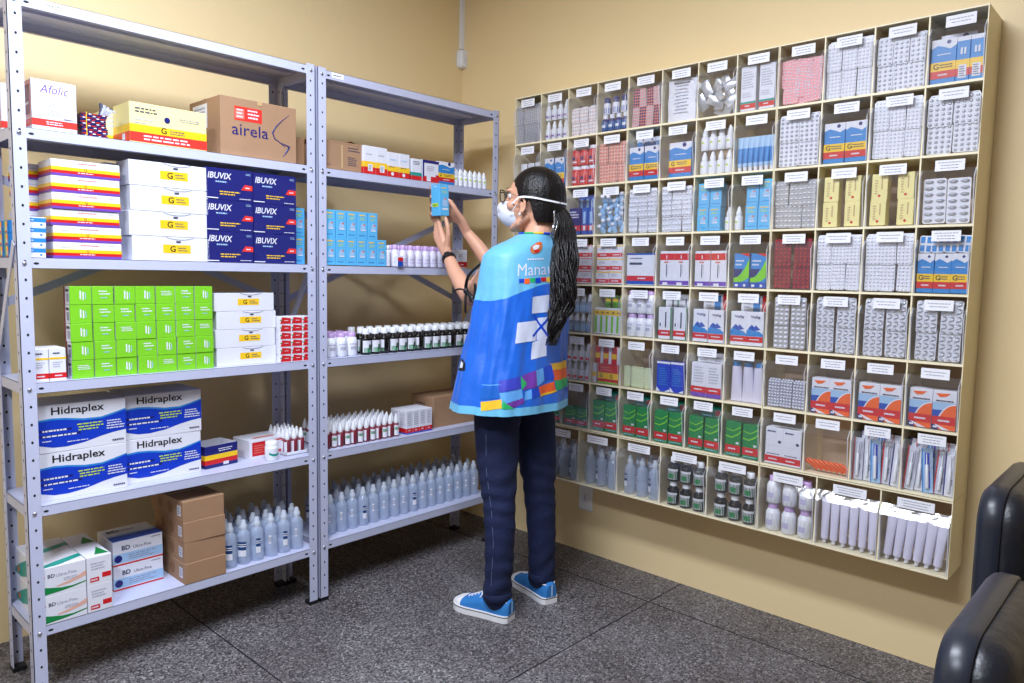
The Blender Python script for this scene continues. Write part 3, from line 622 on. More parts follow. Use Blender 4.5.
# --- shelf 5 of the left unit
def hidra():
    f = carton('rehydration_carton', 0.234, 0.165, 0.138, 'white', [
        ('front', 'wave', [(0, 0.17, 0.66), (0.15, 0.10, 0.68), (0.3, 0.09, 0.66), (0.5, 0.13, 0.60), (0.7, 0.22, 0.60), (0.85, 0.27, 0.66), (1, 0.30, 0.74)], 'royal'),
        ('front', 'wave', [(0, 0.66, 0.70), (0.15, 0.68, 0.72), (0.3, 0.66, 0.70), (0.5, 0.60, 0.645), (0.7, 0.60, 0.64), (0.85, 0.66, 0.70), (1, 0.74, 0.77)], 'midblue'),
        Tx('front', 'Hidraplex', 0.14, 0.735, 0.21, 'black', wf=0.6, bold=0.018), Rt('front', 0.0, 0.44, 0.36, 0.485, 'navy'), Rt('front', 0.0, 0.33, 0.46, 0.375, 'navy'), Ln('front', 0.03, 0.42, 0.32, 0.50, 1, 'white'), Ln('front', 0.03, 0.31, 0.42, 0.38, 1, 'white'), Ln('front', 0.03, 0.22, 0.14, 0.27, 1, 'white'),
        Ln('front', 0.42, 0.38, 0.78, 0.56, 3, 'yellowgreen'), Ln('front', 0.76, 0.34, 0.99, 0.56, 4, 'white'), Ln('front', 0.3, 0.17, 0.62, 0.21, 1, 'white'), Ln('front', 0.82, 0.06, 0.97, 0.13, 1, 'ink'),
        Rt('left', 0, 0.1, 1, 0.7, 'midblue'), Ln('left', 0.1, 0.75, 0.8, 0.9, 1, 'ink')])
    return f()
for c in range(2):
    for r in range(2):
        put('hid', hidra, -1.894+c*0.239+(0.004 if r and c else 0), -0.402+(0.0 if c else -0.02), Z5+r*0.1395, 0.165, 'large white and royal blue rehydration carton lettered Hidraplex, %s, %s' % (('left stack', 'right stack')[c], ('bottom', 'on top')[r]), 'medicine box', 'Hidraplex cartons', rz=0.0 if r == 0 else radians([0.6, -0.8][c]))
def tray():
    b = MB(); W, D, H, t = 0.062, 0.05, 0.076, 0.0015
    def wall(x0, y0, x1, y1):
        for z0, z1, m in ((0, 0.012, 'navy'), (0.012, 0.028, 'red'), (0.028, 0.045, 'yellow'), (0.045, H, 'navy')): b.box(x0, y0, z0, x1, y1, z1, m)
    wall(-W, -D, W, -D+t); wall(-W, D-t, W, D); wall(-W, -D+t, -W+t, D-t); wall(W-t, -D+t, W, D-t); b.box(-W+t, -D+t, 0.001, W-t, D-t, 0.003, 'navy')
    for x0, y0, x1, y1 in ((-W+t, -D+t, W-t, -D+2*t), (-W+t, D-2*t, W-t, D-t), (-W+t, -D+t, -W+2*t, D-t), (W-2*t, -D+t, W-t, D-t)): b.box(x0, y0, 0.003, x1, y1, H, 'offwhite')
    deco(b, 2*W, 2*D, H, [Ln('front', 0.4, 0.68, 0.9, 0.86, 2, 'white'), Rt('front', 0.55, 0.06, 0.72, 0.2, 'white')])
    return b.build('open_tray_box')
put('tray', tray, -1.466, -0.385, Z5, 0.1, 'open navy, yellow and red box with a white inside', 'open box', rz=radians(8))
put('rwb', carton('medicine_carton', 0.155, 0.11, 0.068, 'white', [Rt('front', 0.06, 0.15, 0.9, 0.88, 'red'), Ln('front', 0.1, 0.25, 0.4, 0.75, 4, 'salmon'), Ln('front', 0.5, 0.25, 0.8, 0.75, 4, 'salmon'), Rt('front', 0.66, 0.3, 0.86, 0.8, 'white'), Rt('top', 0.2, 0.2, 0.75, 0.35, 'salmon')]), -1.278, -0.37, Z5, 0.11, 'white carton with a large red panel lying behind the white jar', 'medicine box', rz=radians(4))
def jar():
    b = MB(); b.lathe([(0.022, 0), (0.0235, 0.003), (0.0235, 0.048), (0.019, 0.054)], 'plastic_white', 20); o = b.build('pill_jar')
    b = MB(); b.lathe([(0.0215, 0.05), (0.0215, 0.066), (0.018, 0.069)], 'plastic_white', 20); b.build('lid', o)
    b = MB(); n = 12; rr = 0.0238
    b.grid([[(rr*cos(radians(200+140*k/n)), rr*sin(radians(200+140*k/n)), z) for k in range(n+1)] for z in (0.01, 0.042)], 'white')
    rr = 0.0241; b.grid([[(rr*cos(radians(220+100*k/n)), rr*sin(radians(220+100*k/n)), z-0.006*sin(k/n*3)) for k in range(n+1)] for z in (0.022, 0.030)], 'teal'); b.build('label', o); return o
put('jar', jar, -1.291, -0.44, Z5, 0.045, 'small white pill jar with a green swirl label in front of the red panelled carton', 'jar')
md = dropper(0.0125, 0.092, 'maroon', [('white', 0.1, 0.85, 120, 235)])
md2 = dropper(0.0125, 0.092, 'maroon', [('offwhite', 0.1, 0.85, 200, 300), ('green', 0.5, 0.7, 210, 290)])
def lidtray():
    b = MB(); b.box(-0.045, -0.08, 0, 0.045, 0.08, 0.0015, 'white')
    for q in ((-0.045, -0.08, 0.045, -0.0785), (-0.045, 0.0785, 0.045, 0.08), (-0.045, -0.08, -0.0435, 0.08), (0.0435, -0.08, 0.045, 0.08)): b.box(q[0], q[1], 0, q[2], q[3], 0.012, 'white')
    return b.build('carton_lid')
put('lidt', lidtray, -1.185, -0.41, Z5, 0.16, 'shallow white carton lid holding maroon dropper bottles beside the middle posts', 'box lid')
for r in range(5):
    for k in range(3):
        put('md', md, -1.213+k*0.028, -0.402+r*0.029, Z5+0.0015, 0.025, 'maroon dropper bottle in the carton lid, %s column, %s row from the front' % (ORD[k], ORD[r]), 'bottle', 'maroon dropper bottles in the lid')
for r in range(6):
    for k in range(12):
        kk = ('md', 'md2')[(k+r) % 2]
        put(kk, md if kk == 'md' else md2, -1.062+k*0.0298+random.uniform(-0.001, 0.001), -0.43+r*0.031, Z5U, 0.025, 'maroon dropper bottle with white nozzle, %s from the left, %s row from the front' % (ORD[k], ORD[r]), 'bottle', 'maroon dropper bottles on the fifth shelf')
wpk = carton('medicine_carton', 0.034, 0.05, 0.098, 'white', [Rt('front+left', 0, 0.06, 1, 0.24, 'red'), Rt('front+left', 0, 0, 1, 0.06, 'blue'), Ln('front', 0.15, 0.35, 0.85, 0.9, 7, 'faint'), Ln('left', 0.15, 0.35, 0.85, 0.9, 7, 'faint'), Ln('front', 0.3, 0.1, 0.7, 0.2, 1, 'white')])
for r in range(2):
    for k in range(4):
        put('wpk', wpk, -0.673+k*0.0352, -0.43+r*0.055, Z5U, 0.05, 'narrow white carton with red and blue base bands, %s from the left, %s row' % (ORD[k], ('front', 'rear')[r]), 'medicine box', 'shrink wrapped white cartons')
put('bcx', carton('shipping_carton', 0.26, 0.15, 0.134, 'cardboard', [Rt('front', 0.62, 0.68, 0.76, 0.92, 'white'), Rt('front', 0.63, 0.7, 0.75, 0.8, 'yellowgreen'), Rt('top', 0, 0.46, 1, 0.54, 'tape'), Ln('left', 0.2, 0.6, 0.8, 0.8, 2, 'darkprint')]), -0.39, -0.405, Z5U, 0.15, 'brown carton with a small green and white label, right end of fifth shelf', 'cardboard box')

# --- shelf 6, bottom
def bdgreen():
    f = carton('insulin_syringe_carton', 0.118, 0.125, 0.083, 'white', [('front', 'wave', [(0, 0.04, 0.36), (0.2, 0.06, 0.28), (0.45, 0.08, 0.20), (0.7, 0.12, 0.18), (1.0, 0.2, 0.24)], 'green'),
        ('front', 'wave', [(0.35, 0.26, 0.30), (0.6, 0.28, 0.38), (0.85, 0.36, 0.5), (1, 0.42, 0.6)], 'peach'), Tx('front', 'BD', 0.16, 0.62, 0.13, 'ink', bold=0.02), Tx('front', 'Ultra-Fine', 0.34, 0.62, 0.11, 'greyprint'), ('front', 'dot', 0.06, 0.67, 0.005, 'orange'), Ln('front', 0.5, 0.42, 0.9, 0.55, 2, 'faint'), Rt('front', 0, 0.05, 0.06, 0.4, 'white'),
        ('left', 'wave', [(0, 0.1, 0.25), (0.5, 0.1, 0.6), (1, 0.3, 0.9)], 'teal'), ('top', 'wave', [(0, 0.0, 0.1), (0.4, 0.05, 0.3), (1.0, 0.3, 0.5)], 'teal'), ('left', 'dot', 0.3, 0.3, 0.01, 'orange')])
    return f()
def bdend():
    return carton('insulin_syringe_carton', 0.068, 0.118, 0.083, 'white', [Rt('front', 0.12, 0.08, 0.48, 0.24, 'red'), Rt('front', 0.6, 0.18, 0.96, 0.36, 'red'), Ln('front', 0.15, 0.1, 0.45, 0.22, 1, 'white'), Ln('front', 0.15, 0.5, 0.8, 0.8, 3, 'faint'), ('top', 'poly', [(0.4, 0.15), (0.95, 0.1), (0.75, 0.7)], 'green')])()
def bdblue():
    return carton('insulin_syringe_carton', 0.152, 0.14, 0.079, 'white', [Rt('front+left', 0, 0, 1, 0.06, 'red'), Rt('front', 0, 0.1, 1, 0.48, 'paleblue'), ('front', 'dot', 0.1, 0.28, 0.012, 'navy'), Tx('front', 'BD', 0.17, 0.6, 0.19, 'ink', bold=0.03), Tx('front', 'Ultra-Fine', 0.4, 0.6, 0.12, 'ink'), Ln('front', 0.3, 0.16, 0.9, 0.42, 3, 'greyprint'), Ln('front', 0.75, 0.88, 0.98, 0.94, 1, 'ink'),
        Rt('top', 0, 0.0, 1, 0.35, 'blue'), Rt('top', 0.0, 0.35, 1.0, 0.45, 'paleblue'), Tx('top', 'BD', 0.1, 0.65, 0.16, 'ink', bold=0.03), Ln('top', 0.3, 0.65, 0.7, 0.78, 1, 'greyprint')])()
for r in range(2):
    for q in range(2):
        put('bdg', bdgreen, -1.972, -0.462+q*0.128, Z6+r*0.084, 0.125, 'white syringe carton with a green swoosh, %s, %s' % (('front', 'rear')[q], ('bottom', 'on top')[r]), 'medicine box', 'green swoosh syringe cartons')
        put('bde', bdend, -1.877, -0.462+q*0.12, Z6+r*0.084, 0.118, 'white syringe carton turned end-on with two red labels, %s, %s' % (('front', 'rear')[q], ('bottom', 'on top')[r]), 'medicine box', 'end-on syringe cartons')
    put('bdb', bdblue, -1.729, -0.36, Z6+r*0.0802, 0.14, 'white and blue syringe carton with a red base line, %s' % ('bottom', 'on top')[r], 'medicine box', 'blue syringe cartons')
cc = carton('cardboard_carton', 0.138, 0.24, 0.0675, 'cardboard', [Rt('left', 0.82, 0.25, 0.93, 0.75, 'white'), Ln('left', 0.83, 0.3, 0.92, 0.7, 4, 'ink'), ('left', 'dot', 0.6, 0.5, 0.02, 'cardboard_dark'), ('left', 'dot', 0.3, 0.5, 0.016, 'cardboard_dark'), Rt('top', 0.0, 0.47, 1, 0.53, 'tape')])
for k in range(4):
    put('cc', cc, -1.556+[0, 0.0, 0.002, -0.003][k], -0.462+[0.0, 0.004, 0.002, 0.006][k], Z6+k*0.0685, 0.24, 'brown cardboard carton in the stack on the bottom shelf, %s from the bottom' % ORD[k], 'cardboard box', 'stacked brown cartons', rz=radians([0, 1.0, -0.8, 1.5][k]))
def saline(lab):
    def f():
        r = 0.0235; b = MB()
        b.lathe([(r*0.86, 0), (r, 0.004), (r, 0.052), (r*0.96, 0.056), (r, 0.06), (r, 0.098), (r*0.9, 0.108), (r*0.55, 0.118), (r*0.42, 0.122)], 'clear_liquid', 14); o = b.build('saline_bottle')
        b = MB(); b.lathe([(0.012, 0.119), (0.0132, 0.128), (0.0122, 0.136), (0.0088, 0.141), (0.0080, 0.149), (0.0058, 0.153)], 'clear_cap', 12); b.build('nozzle_cap', o)
        if lab:
            b = MB(); n = 8; a0, a1 = lab
            for z0, z1, m, e in ((0.030, 0.052, 'white', 0.0004), (0.052, 0.082, 'salinelab', 0.0004), (0.064, 0.067, 'white', 0.0008), (0.071, 0.074, 'white', 0.0008)):
                rr = r+e; b.grid([[(rr*cos(radians(a0+(a1-a0)*k/n)), rr*sin(radians(a0+(a1-a0)*k/n)), z) for k in range(n+1)] for z in (z0, z1)], m)
            b.build('label', o)
        else:
            b = MB(); n = 4; rr = r+0.0004
            for z0, z1, m, e in ((0.05, 0.08, 'white', 0), (0.055, 0.075, 'faint', 0.0003)):
                rr = r+0.0004+e; b.grid([[(rr*cos(radians(222+22*k/n)), rr*sin(radians(222+22*k/n)), z) for k in range(n+1)] for z in (z0, z1)], m)
            b.build('label', o)
        return o
    return f
SAL = {'sa': saline(None), 'sb': saline((190, 262)), 'sc': saline((235, 272))}
labs1 = {0: 'sb', 1: 'sb', 2: 'sc', 4: 'sc', 6: 'sb'}
for r in range(4):
    for k in range(6):
        kk = labs1.get(k, 'sa') if r == 0 else ('sa', 'sa', 'sb')[(k+r) % 3]
        put(kk, SAL[kk], -1.452+k*0.0515+0.01*(r % 2)+random.uniform(-0.002, 0.002), -0.44+r*0.053, Z6, 0.047, 'clear saline bottle left of middle posts, %s from left, %s row back' % (ORD[k], ORD[r]), 'bottle', 'saline bottles left of the middle posts')
for r in range(4):
    for k in range(16):
        kk = ({3: 'sc', 8: 'sc', 5: 'sa'}.get(k, 'sa')) if r == 0 else ('sa', 'sa', 'sa', 'sb')[(k+r) % 4]
        put(kk, SAL[kk], -1.035+k*0.0512+0.012*(r % 2)+random.uniform(-0.002, 0.002), -0.418+r*0.051, Z6+0.009, 0.047, 'clear saline bottle, bottom shelf of corner unit, %s from left, %s row back' % (ORD[k], ORD[r]), 'bottle', 'saline bottles on the corner unit')

# ---------------------------------------------------------------- wall cabinets of clear bins
OX, OY, OZT = -0.171, -0.532, 2.007          # front plane, end nearest the corner, top
CW, RH, NR = 0.1485, 0.2015, 7
ZB7 = OZT-NR*RH                              # 0.5965
ZBOT = 0.362; CW8 = CW*12/9
ROWN = ['top row', 'second row', 'third row', 'fourth row', 'fifth row', 'sixth row', 'seventh row', 'bottom row']
ROT = -pi/2
def cabinet(idx, low):
    W = 4*CW; z1 = ZB7-0.001 if low else OZT; z0 = ZBOT if low else ZB7+0.001
    n = 3 if low else 4; rows = 1 if low else NR
    t = empty('bin_cabinet', (0, OY-idx*W, 0), ROT)
    tag(t, 'cream %s cabinet on the wall, %s' % (('seven row bin', 'single row bin')[low], ('nearest the corner', 'in the middle', 'farthest from the corner')[idx]), 'cabinet', 'cream bin cabinets')
    D = -OX; th = 0.0033; g = 0.0008
    def part(nm, *bx, m='cream_frame'):
        b = MB(); b.box(*bx, m); b.build(nm, t)
    part('side_panel', g, -D, z0, th, -0.0006, z1); part('side_panel', W-th, -D, z0, W-g, -0.0006, z1)
    part('top_panel', th, -D, z1-0.004, W-th, -0.0006, z1-0.0001); part('bottom_panel', th, -D, z0+0.0001, W-th, -0.0006, z0+0.006)
    part('back_panel', th, -0.006, z0+0.006, W-th, -0.0008, z1-0.004, m='kraftwood')
    for r in range(1, rows): part('shelf_board', th, -D, z1-r*RH-0.004, W-th, -0.0062, z1-r*RH+0.003)
    for c in range(1, n):
        x = c*W/n
        for r in range(rows):
            a = z1-r*RH-0.0041; bb = (z1-(r+1)*RH+0.0031) if rows > 1 else z0+0.0061
            if r == rows-1: bb = z0+0.0061
            part('divider', x-0.0022, -D+0.001, bb, x+0.0022, -0.0062, a)
for i in range(3): cabinet(i, False); cabinet(i, True)

def clear_bin(w, h):
    # tilt-out bin: thin acrylic walls, front leaning out to a knee and a sloping lip above it
    def f():
        b = MB(); t = 0.0016; D = -OX
        zk = h*0.69; zl = h*0.83; kx = 0.017
        prof = [(-D+0.0055+t, 0.0), (-D-0.0015, 0.0), (-D-kx, zk), (-D-0.002, zl)]   # outer front outline (y, z)
        o1 = [(-D-0.0005, 0.0), (-D-kx, zk), (-D+0.0045, zl)]
        o2 = [(-D-0.0005+t, t), (-D-kx+t, zk-0.0006), (-D+0.0045+t*0.4, zl-t*1.1)]
        x0, x1 = -w/2, w/2
        for a in range(2):
            p, q, p2, q2 = o1[a], o1[a+1], o2[a], o2[a+1]
            b.face([(x0, p[0], p[1]), (x1, p[0], p[1]), (x1, q[0], q[1]), (x0, q[0], q[1])], 'acrylic')
            b.face([(x0, q2[0], q2[1]), (x1, q2[0], q2[1]), (x1, p2[0], p2[1]), (x0, p2[0], p2[1])], 'acrylic')
        q, q2 = o1[2], o2[2]
        b.face([(x0, q[0], q[1]), (x1, q[0], q[1]), (x1, q2[0], q2[1]), (x0, q2[0], q2[1])], 'acrylic')
        o = b.build('clear_bin')
        for sx in (-1, 1):
            b = MB(); te = 0.0024; xa, xb = (x0, x0+te) if sx < 0 else (x1-te, x1)
            poly = [(-D-0.0005+t, 0.0), (-D-kx+t, zk-0.0006), (-D+0.0045+t*0.4, zl-t*1.1), (-D+0.09, zl-t*1.1), (-D+0.12, 0.0)]
            b.face([(xa, y, z) for y, z in poly], 'acrylic'); b.face([(xb, y, z) for y, z in poly[::-1]], 'acrylic')
            # polished edge of the sheet
            for k in range(3):
                p, q = poly[k], poly[k+1]; b.face([(xa, p[0], p[1]), (xb, p[0], p[1]), (xb, q[0], q[1]), (xa, q[0], q[1])], 'bin_edge' if k < 2 else 'acrylic')
            b.build('bin_side', o)
        return o
    return f
def bin_label(w, k):
    def f():
        b = MB(); a = w*0.27; b.box(-a, -0.0008, -0.0155, a, 0.0, 0.0155, 'paper')
        random.seed(k)
        for r, z in enumerate((0.005, -0.004) if k % 3 else (0.008, 0.0, -0.008)):
            x = -a*0.78 + (0.006 if r else 0); e = -x
            while x < e:
                L = random.uniform(0.004, 0.010); b.box(x, -0.0011, z-0.0012, min(e, x+L), -0.0009, z+0.0012, 'greyprint'); x += L+0.002
        return b.build('paper_label')
    return f
def cell(r, c):
    """left edge s, width, floor z, height of the compartment"""
    if r == 7:
        s = OY-(c+0.5)*CW8; return s, CW8-0.008, ZBOT+0.0065, ZB7-ZBOT-0.012
    return OY-(c+0.5)*CW, CW-0.008, OZT-(r+1)*RH+(0.0035 if r < 6 else 0.0075), RH-0.0095
PLACE = {}
def cellname(r, c): return '%s bin, %s' % (ORD[c], ROWN[r])
LPROTO = {}
PLUR = {'medicine box': 'medicine boxes'}
def make_bin(r, c, what):
    s, w, z, h = cell(r, c)
    key = 'bin8' if r == 7 else 'bin'
    o = spawn(key, clear_bin(w, h), (0, s, z), 'clear plastic bin holding %s, %s' % (what, cellname(r, c)), 'bin', 'clear tilt-out bins', ROT)
    k = (r*5+c*3) % 4
    lk = ('lab8' if r == 7 else 'lab')+str(k)
    st = random.getstate()
    if lk not in LPROTO: LPROTO[lk] = bin_label(w, k); l = LPROTO[lk](); LPROTO[lk] = l
    else: l = LPROTO[lk].copy(); COL.objects.link(l)
    random.setstate(st)
    l.parent = o; l.location = ((0.004+0.003*((r+c) % 3-1)), OX-0.0006-0.003, h-0.0245)
    KIDS.setdefault(o.name, [])
    return o
# prototypes first get parts; labels are added per bin so they must not be copied with the bin

def into(r, c, key, f, u, zoff, back, d, what, cat, pos, group=None, tilt=0.0, side=0.0, rz=0.0):
    """u: -0.5..0.5 across the compartment; back: distance of the item's front behind the bin front"""
    s, w, z, h = cell(r, c)
    x = OX+0.006+back+d/2
    lab = '%s%s in %s' % (what, (', %s' % pos) if pos else '', cellname(r, c))
    return spawn(key, f, (x, s-u*w, z+0.002+zoff), lab, cat, group or ('%s in the %s' % (PLUR.get(cat, cat+'s'), cellname(r, c))), ROT+rz, (tilt, side))

def blister(w, h, nx, ny, sheet, bump, rx, rz_, bulge=0.003, style='dome', back=None):
    def f():
        b = MB(); t = 0.0012; c = 0.004
        P = [(-w/2+c, 0), (w/2-c, 0), (w/2, c), (w/2, h-c), (w/2-c, h), (-w/2+c, h), (-w/2, h-c), (-w/2, c)]
        b.face([(x, -t, z) for x, z in P], sheet); b.face([(x, 0, z) for x, z in P[::-1]], sheet)
        for k in range(8): p, q = P[k], P[(k+1) % 8]; b.face([(q[0], -t, q[1]), (p[0], -t, p[1]), (p[0], 0, p[1]), (q[0], 0, q[1])], sheet)
        o = b.build('blister_pack')
        b = MB()
        for i in range(nx):
            for j in range(ny):
                cx = -w/2+(i+0.5)*w/nx; cz = (j+0.5)*h/ny
                if style == 'print':
                    b.face([(cx-rx, -t-0.0003, cz-rz_), (cx+rx, -t-0.0003, cz-rz_), (cx+rx, -t-0.0003, cz+rz_), (cx-rx, -t-0.0003, cz+rz_)], bump); continue
                if style == 'slant':
                    n = 8; rows = []
                    for q, y in ((1, 0), (0.75, 0.75), (0.3, 1.0)):
                        rows.append([(cx+(rx*q*cos(2*pi*k/n))-0.0, -t-bulge*y, cz+rz_*q*sin(2*pi*k/n)+0.45*rx*q*cos(2*pi*k/n)*(1 if j % 2 else -1)) for k in range(n)])
                else:
                    n = 8; rows = [[(cx+rx*q*cos(2*pi*k/n+0.39), -t-bulge*y, cz+rz_*q*sin(2*pi*k/n+0.39)) for k in range(n)] for q, y in ((1, 0), (0.8, 0.75), (0.35, 1.0))]
                b.grid([r_[::-1] for r_ in rows], bump, True); b.face(rows[-1], bump, True)
        b.build('pill_pockets', o); return o
    return f
POSN = {2: ['left', 'right'], 3: ['left', 'middle', 'right'], 4: ['leftmost', 'centre-left', 'centre-right', 'rightmost'], 5: ['leftmost', 'centre-left', 'middle', 'centre-right', 'rightmost'], 6: ['leftmost', 'second', 'third', 'fourth', 'fifth', 'rightmost'], 1: ['']}
def grid_fill(r, c, key, f, w, h, d, what, cat, cols, rows, back=0.003, jit=0.0015, tilt=0.0, span=None, over=0.0, layers=1, zoff=0, uoff=0):
    s, cw, z, H = cell(r, c)
    for L in range(layers):
        for j in range(rows):
            for i in range(cols):
                sp = (span or w+0.001)/cw
                u = (i-(cols-1)/2)*sp+random.uniform(-jit, jit)/cw+uoff
                pos = ' '.join(x for x in (POSN[cols][i] if cols > 1 else '', ('lower', 'upper')[j] if rows == 2 else (('bottom', 'middle', 'top')[j] if rows > 2 else ''), ('', 'behind')[L] if layers > 1 else '') if x)
                into(r, c, key, f, u, zoff+j*(h-over)+random.uniform(0, jit), back+L*(d+0.003)+(0.004*j if over else 0), d, what, cat, pos, tilt=tilt, side=random.uniform(-0.012, 0.012) if jit else 0)
def blist(r, c, key, f, w, h, what, cols, rows, over=0.006, layers=2, top=0.0, span=None):
    # packs stand in stacks leaning against the bin front
    s, cw, z, H = cell(r, c)
    for L in range(layers):
        for j in range(rows):
            for i in range(cols):
                u = ((i-(cols-1)/2)*(span or w+0.0015)+random.uniform(-0.002, 0.002))/cw
                pos = ' '.join(x for x in (POSN[cols][i], ('lower', 'upper', 'top')[j] if rows > 1 else '', ('front', 'behind')[L] if layers > 1 else '') if x)
                into(r, c, key, f, u, j*(h-over)+L*0.006+random.uniform(0, 0.002), 0.004+0.007*L+0.0045*(rows-1-j)*0+(0.0035 if j == 0 else 0.0), 0.004, what, 'blister pack', pos, side=random.uniform(-0.02, 0.02), tilt=-0.03*0)

W1 = blister(0.044, 0.088, 4, 8, 'white', 'foil', 0.0038, 0.0036, 0.0022)
W2 = blister(0.043, 0.080, 3, 6, 'white', 'silver', 0.0045, 0.004, 0.003)
W3 = blister(0.064, 0.084, 4, 6, 'white', 'silver', 0.0052, 0.0048, 0.0032)
SLV = blister(0.05, 0.09, 3, 6, 'silver', 'white', 0.006, 0.0055, 0.0045)
SLT = blister(0.056, 0.09, 3, 8, 'foil', 'silver', 0.0082, 0.0034, 0.0035, 'slant')
SLG = blister(0.041, 0.092, 4, 9, 'greyprint', 'white', 0.0042, 0.003, 0.0028, 'slant')
DRK = blister(0.040, 0.085, 3, 7, 'silver', 'darkprint', 0.0045, 0.003, 0.002)
PEA = blister(0.042, 0.078, 3, 6, 'peach', 'salmon', 0.0046, 0.004, 0.003)
GRS = blister(0.034, 0.082, 3, 9, 'silver', 'greyprint', 0.004, 0.0022, 0.002)
LTN = blister(0.040, 0.056, 3, 4, 'offwhite', 'peach', 0.0048, 0.003, 0.002)
PKN = blister(0.030, 0.074, 3, 7, 'silver', 'pink', 0.0038, 0.0042, 0.0035)
PKD = blister(0.030, 0.074, 3, 7, 'salmon', 'navy', 0.0038, 0.0042, 0.0035)
PKS = blister(0.052, 0.048, 5, 5, 'pink', 'white', 0.0035, 0.002, 0.002)
RDD = blister(0.058, 0.092, 4, 7, 'maroon', 'brightred', 0.0028, 0.0024, 0.002)
BIG = blister(0.060, 0.130, 2, 7, 'white', 'silver', 0.0125, 0.0055, 0.005)
SIL = blister(0.045, 0.078, 3, 5, 'silver', 'offwhite', 0.006, 0.0032, 0.003, 'dome')
YEL = blister(0.030, 0.082, 3, 8, 'offwhite', 'yellowgreen', 0.0046, 0.0032, 0.002, 'slant')
BLT = blister(0.034, 0.05, 2, 2, 'offwhite', 'midblue', 0.006, 0.009, 0.0006, 'print')
G1 = ghk(0.064, 0.124, 0.032); G2 = ghk(0.092, 0.124, 0.036); G3 = ghk(0.050, 0.122, 0.032); GT = ghk(0.04, 0.10, 0.028); G4 = ghk(0.044, 0.115, 0.032)
GB = carton('medicine_carton', 0.034, 0.03, 0.122, 'midblue', [Rt('front', 0, 0.9, 1, 1, 'white'), Rt('front', 0, 0.28, 1, 0.48, 'yellow'), Rt('front', 0, 0.11, 1, 0.28, 'red'), Rt('front', 0.2, 0.06, 0.8, 0.36, 'white'), Ln('front', 0.25, 0.08, 0.75, 0.34, 5, 'ink'), Rt('front', 0.3, 0.6, 0.45, 0.75, 'white'), Rt('front', 0.55, 0.6, 0.7, 0.75, 'white')])
WT = carton('medicine_carton', 0.054, 0.035, 0.148, 'white', [Rt('front', 0, 0.05, 1, 0.16, 'red'), Rt('front', 0, 0.16, 1, 0.21, 'teal'), Ln('front', 0.1, 0.5, 0.9, 0.9, 7, 'faint'), Ln('front', 0.1, 0.3, 0.8, 0.42, 3, 'faint'), Ln('front', 0.3, 0.08, 0.7, 0.14, 1, 'white')])
RW = bottle('capsule_bottle', 0.021, 0.078, 0.058, 'red', 'white', 0.019, 0.014, (0, 1, [('salmon', 0.1, 0.9, 0, 360), ('navy', 0.4, 0.6, 230, 280), ('white', 0.2, 0.3, 220, 300)]), neck=0.8)
BLU = bottle('dark_blue_bottle', 0.0155, 0.066, 0.044, 'navy', 'white', 0.0105, 0.016, (0, 1, [('midblue', 0.1, 0.85, 0, 360), ('white', 0.35, 0.6, 230, 300)]), neck=0.55)
BLK = bottle('dark_blue_bottle', 0.0155, 0.066, 0.044, 'white', 'navy', 0.013, 0.02, (0, 1, [('blue', 0.1, 0.6, 0, 360)]), neck=0.55)
PVL = dropper(0.013, 0.078, 'plastic_white', [('white', 0.05, 0.9, 0, 360), ('lilac', 0.15, 0.5, 0, 360), ('purple', 0.25, 0.38, 230, 300)])
WDR = dropper(0.0145, 0.082, 'plastic_white', [('white', 0.1, 0.9, 0, 360), ('yellowgreen', 0.5, 0.62, 230, 280)])
RDR = dropper(0.0135, 0.076, 'plastic_white', [('white', 0.1, 0.9, 0, 360), ('brightred', 0.15, 0.4, 225, 315)])
GDR = dropper(0.014, 0.078, 'clear_liquid', [('paleblue', 0.1, 0.7, 0, 360)])
def tube_item(body, cap, L=0.12, r=0.014, capup=False, band=None, name='ointment_tube'):
    def f():
        b = MB(); n = 14; rows = []
        for k in range(9):
            t = k/8; z = 0.014+(L-0.014)*t; fl = 1-0.9*t**1.4
            rows.append([(r*(1+0.25*t)*cos(2*pi*q/n), r*fl*sin(2*pi*q/n), z if not capup else L-z+0.0) for q in range(n)])
        b.grid(rows if not capup else [x[::-1] for x in rows], body, True, mfun=(lambda a, q: band[1] if band and band[0] <= a < band[0]+band[2] else body))
        b.face(rows[-1] if not capup else rows[-1][::-1], body)
        o = b.build(name); b = MB()
        z0, z1 = (0, 0.0145) if not capup else (L-0.0145, L)
        b.lathe([(r*0.5, z0), (r*0.55, z1)] if name == 'vaginal_cream_tube' else [(r*0.75, z0), (r*0.85, z1)], cap, 12); b.build('cap', o); return o
    return f
TBW = tube_item('white', 'navy', 0.115, 0.015); SYR = tube_item('paleblue', 'white', 0.115, 0.0085, band=(1, 'midblue', 4), name='cream_tube')
TGR = tube_item('lime', 'white', 0.11, 0.012, band=(6, 'yellow', 1)); TBC = tube_item('plastic_lav', 'midblue', 0.14, 0.0175, capup=True)
TVG = tube_item('plastic_lav', 'white', 0.150, 0.0118, name='vaginal_cream_tube')
SKY2 = carton('medicine_carton', 0.044, 0.04, 0.084, 'sky', skybox_d)
CRM = carton('medicine_carton', 0.046, 0.035, 0.078, 'cream', [Rt('front', 0.6, 0.4, 0.68, 0.85, 'tape'), ('front', 'dot', 0.5, 0.16, 0.004, 'red'), Ln('front', 0.2, 0.2, 0.4, 0.8, 6, 'tape')])
STR = carton('medicine_carton', 0.062, 0.05, 0.052, 'white', [Rt('front', 0, 0.08, 1, 0.4, 'red'), Ln('front', 0.2, 0.14, 0.8, 0.32, 1, 'white'), Rt('front', 0, 0.9, 1, 0.97, 'salmon'), Ln('front', 0.15, 0.55, 0.8, 0.8, 2, 'faint')])
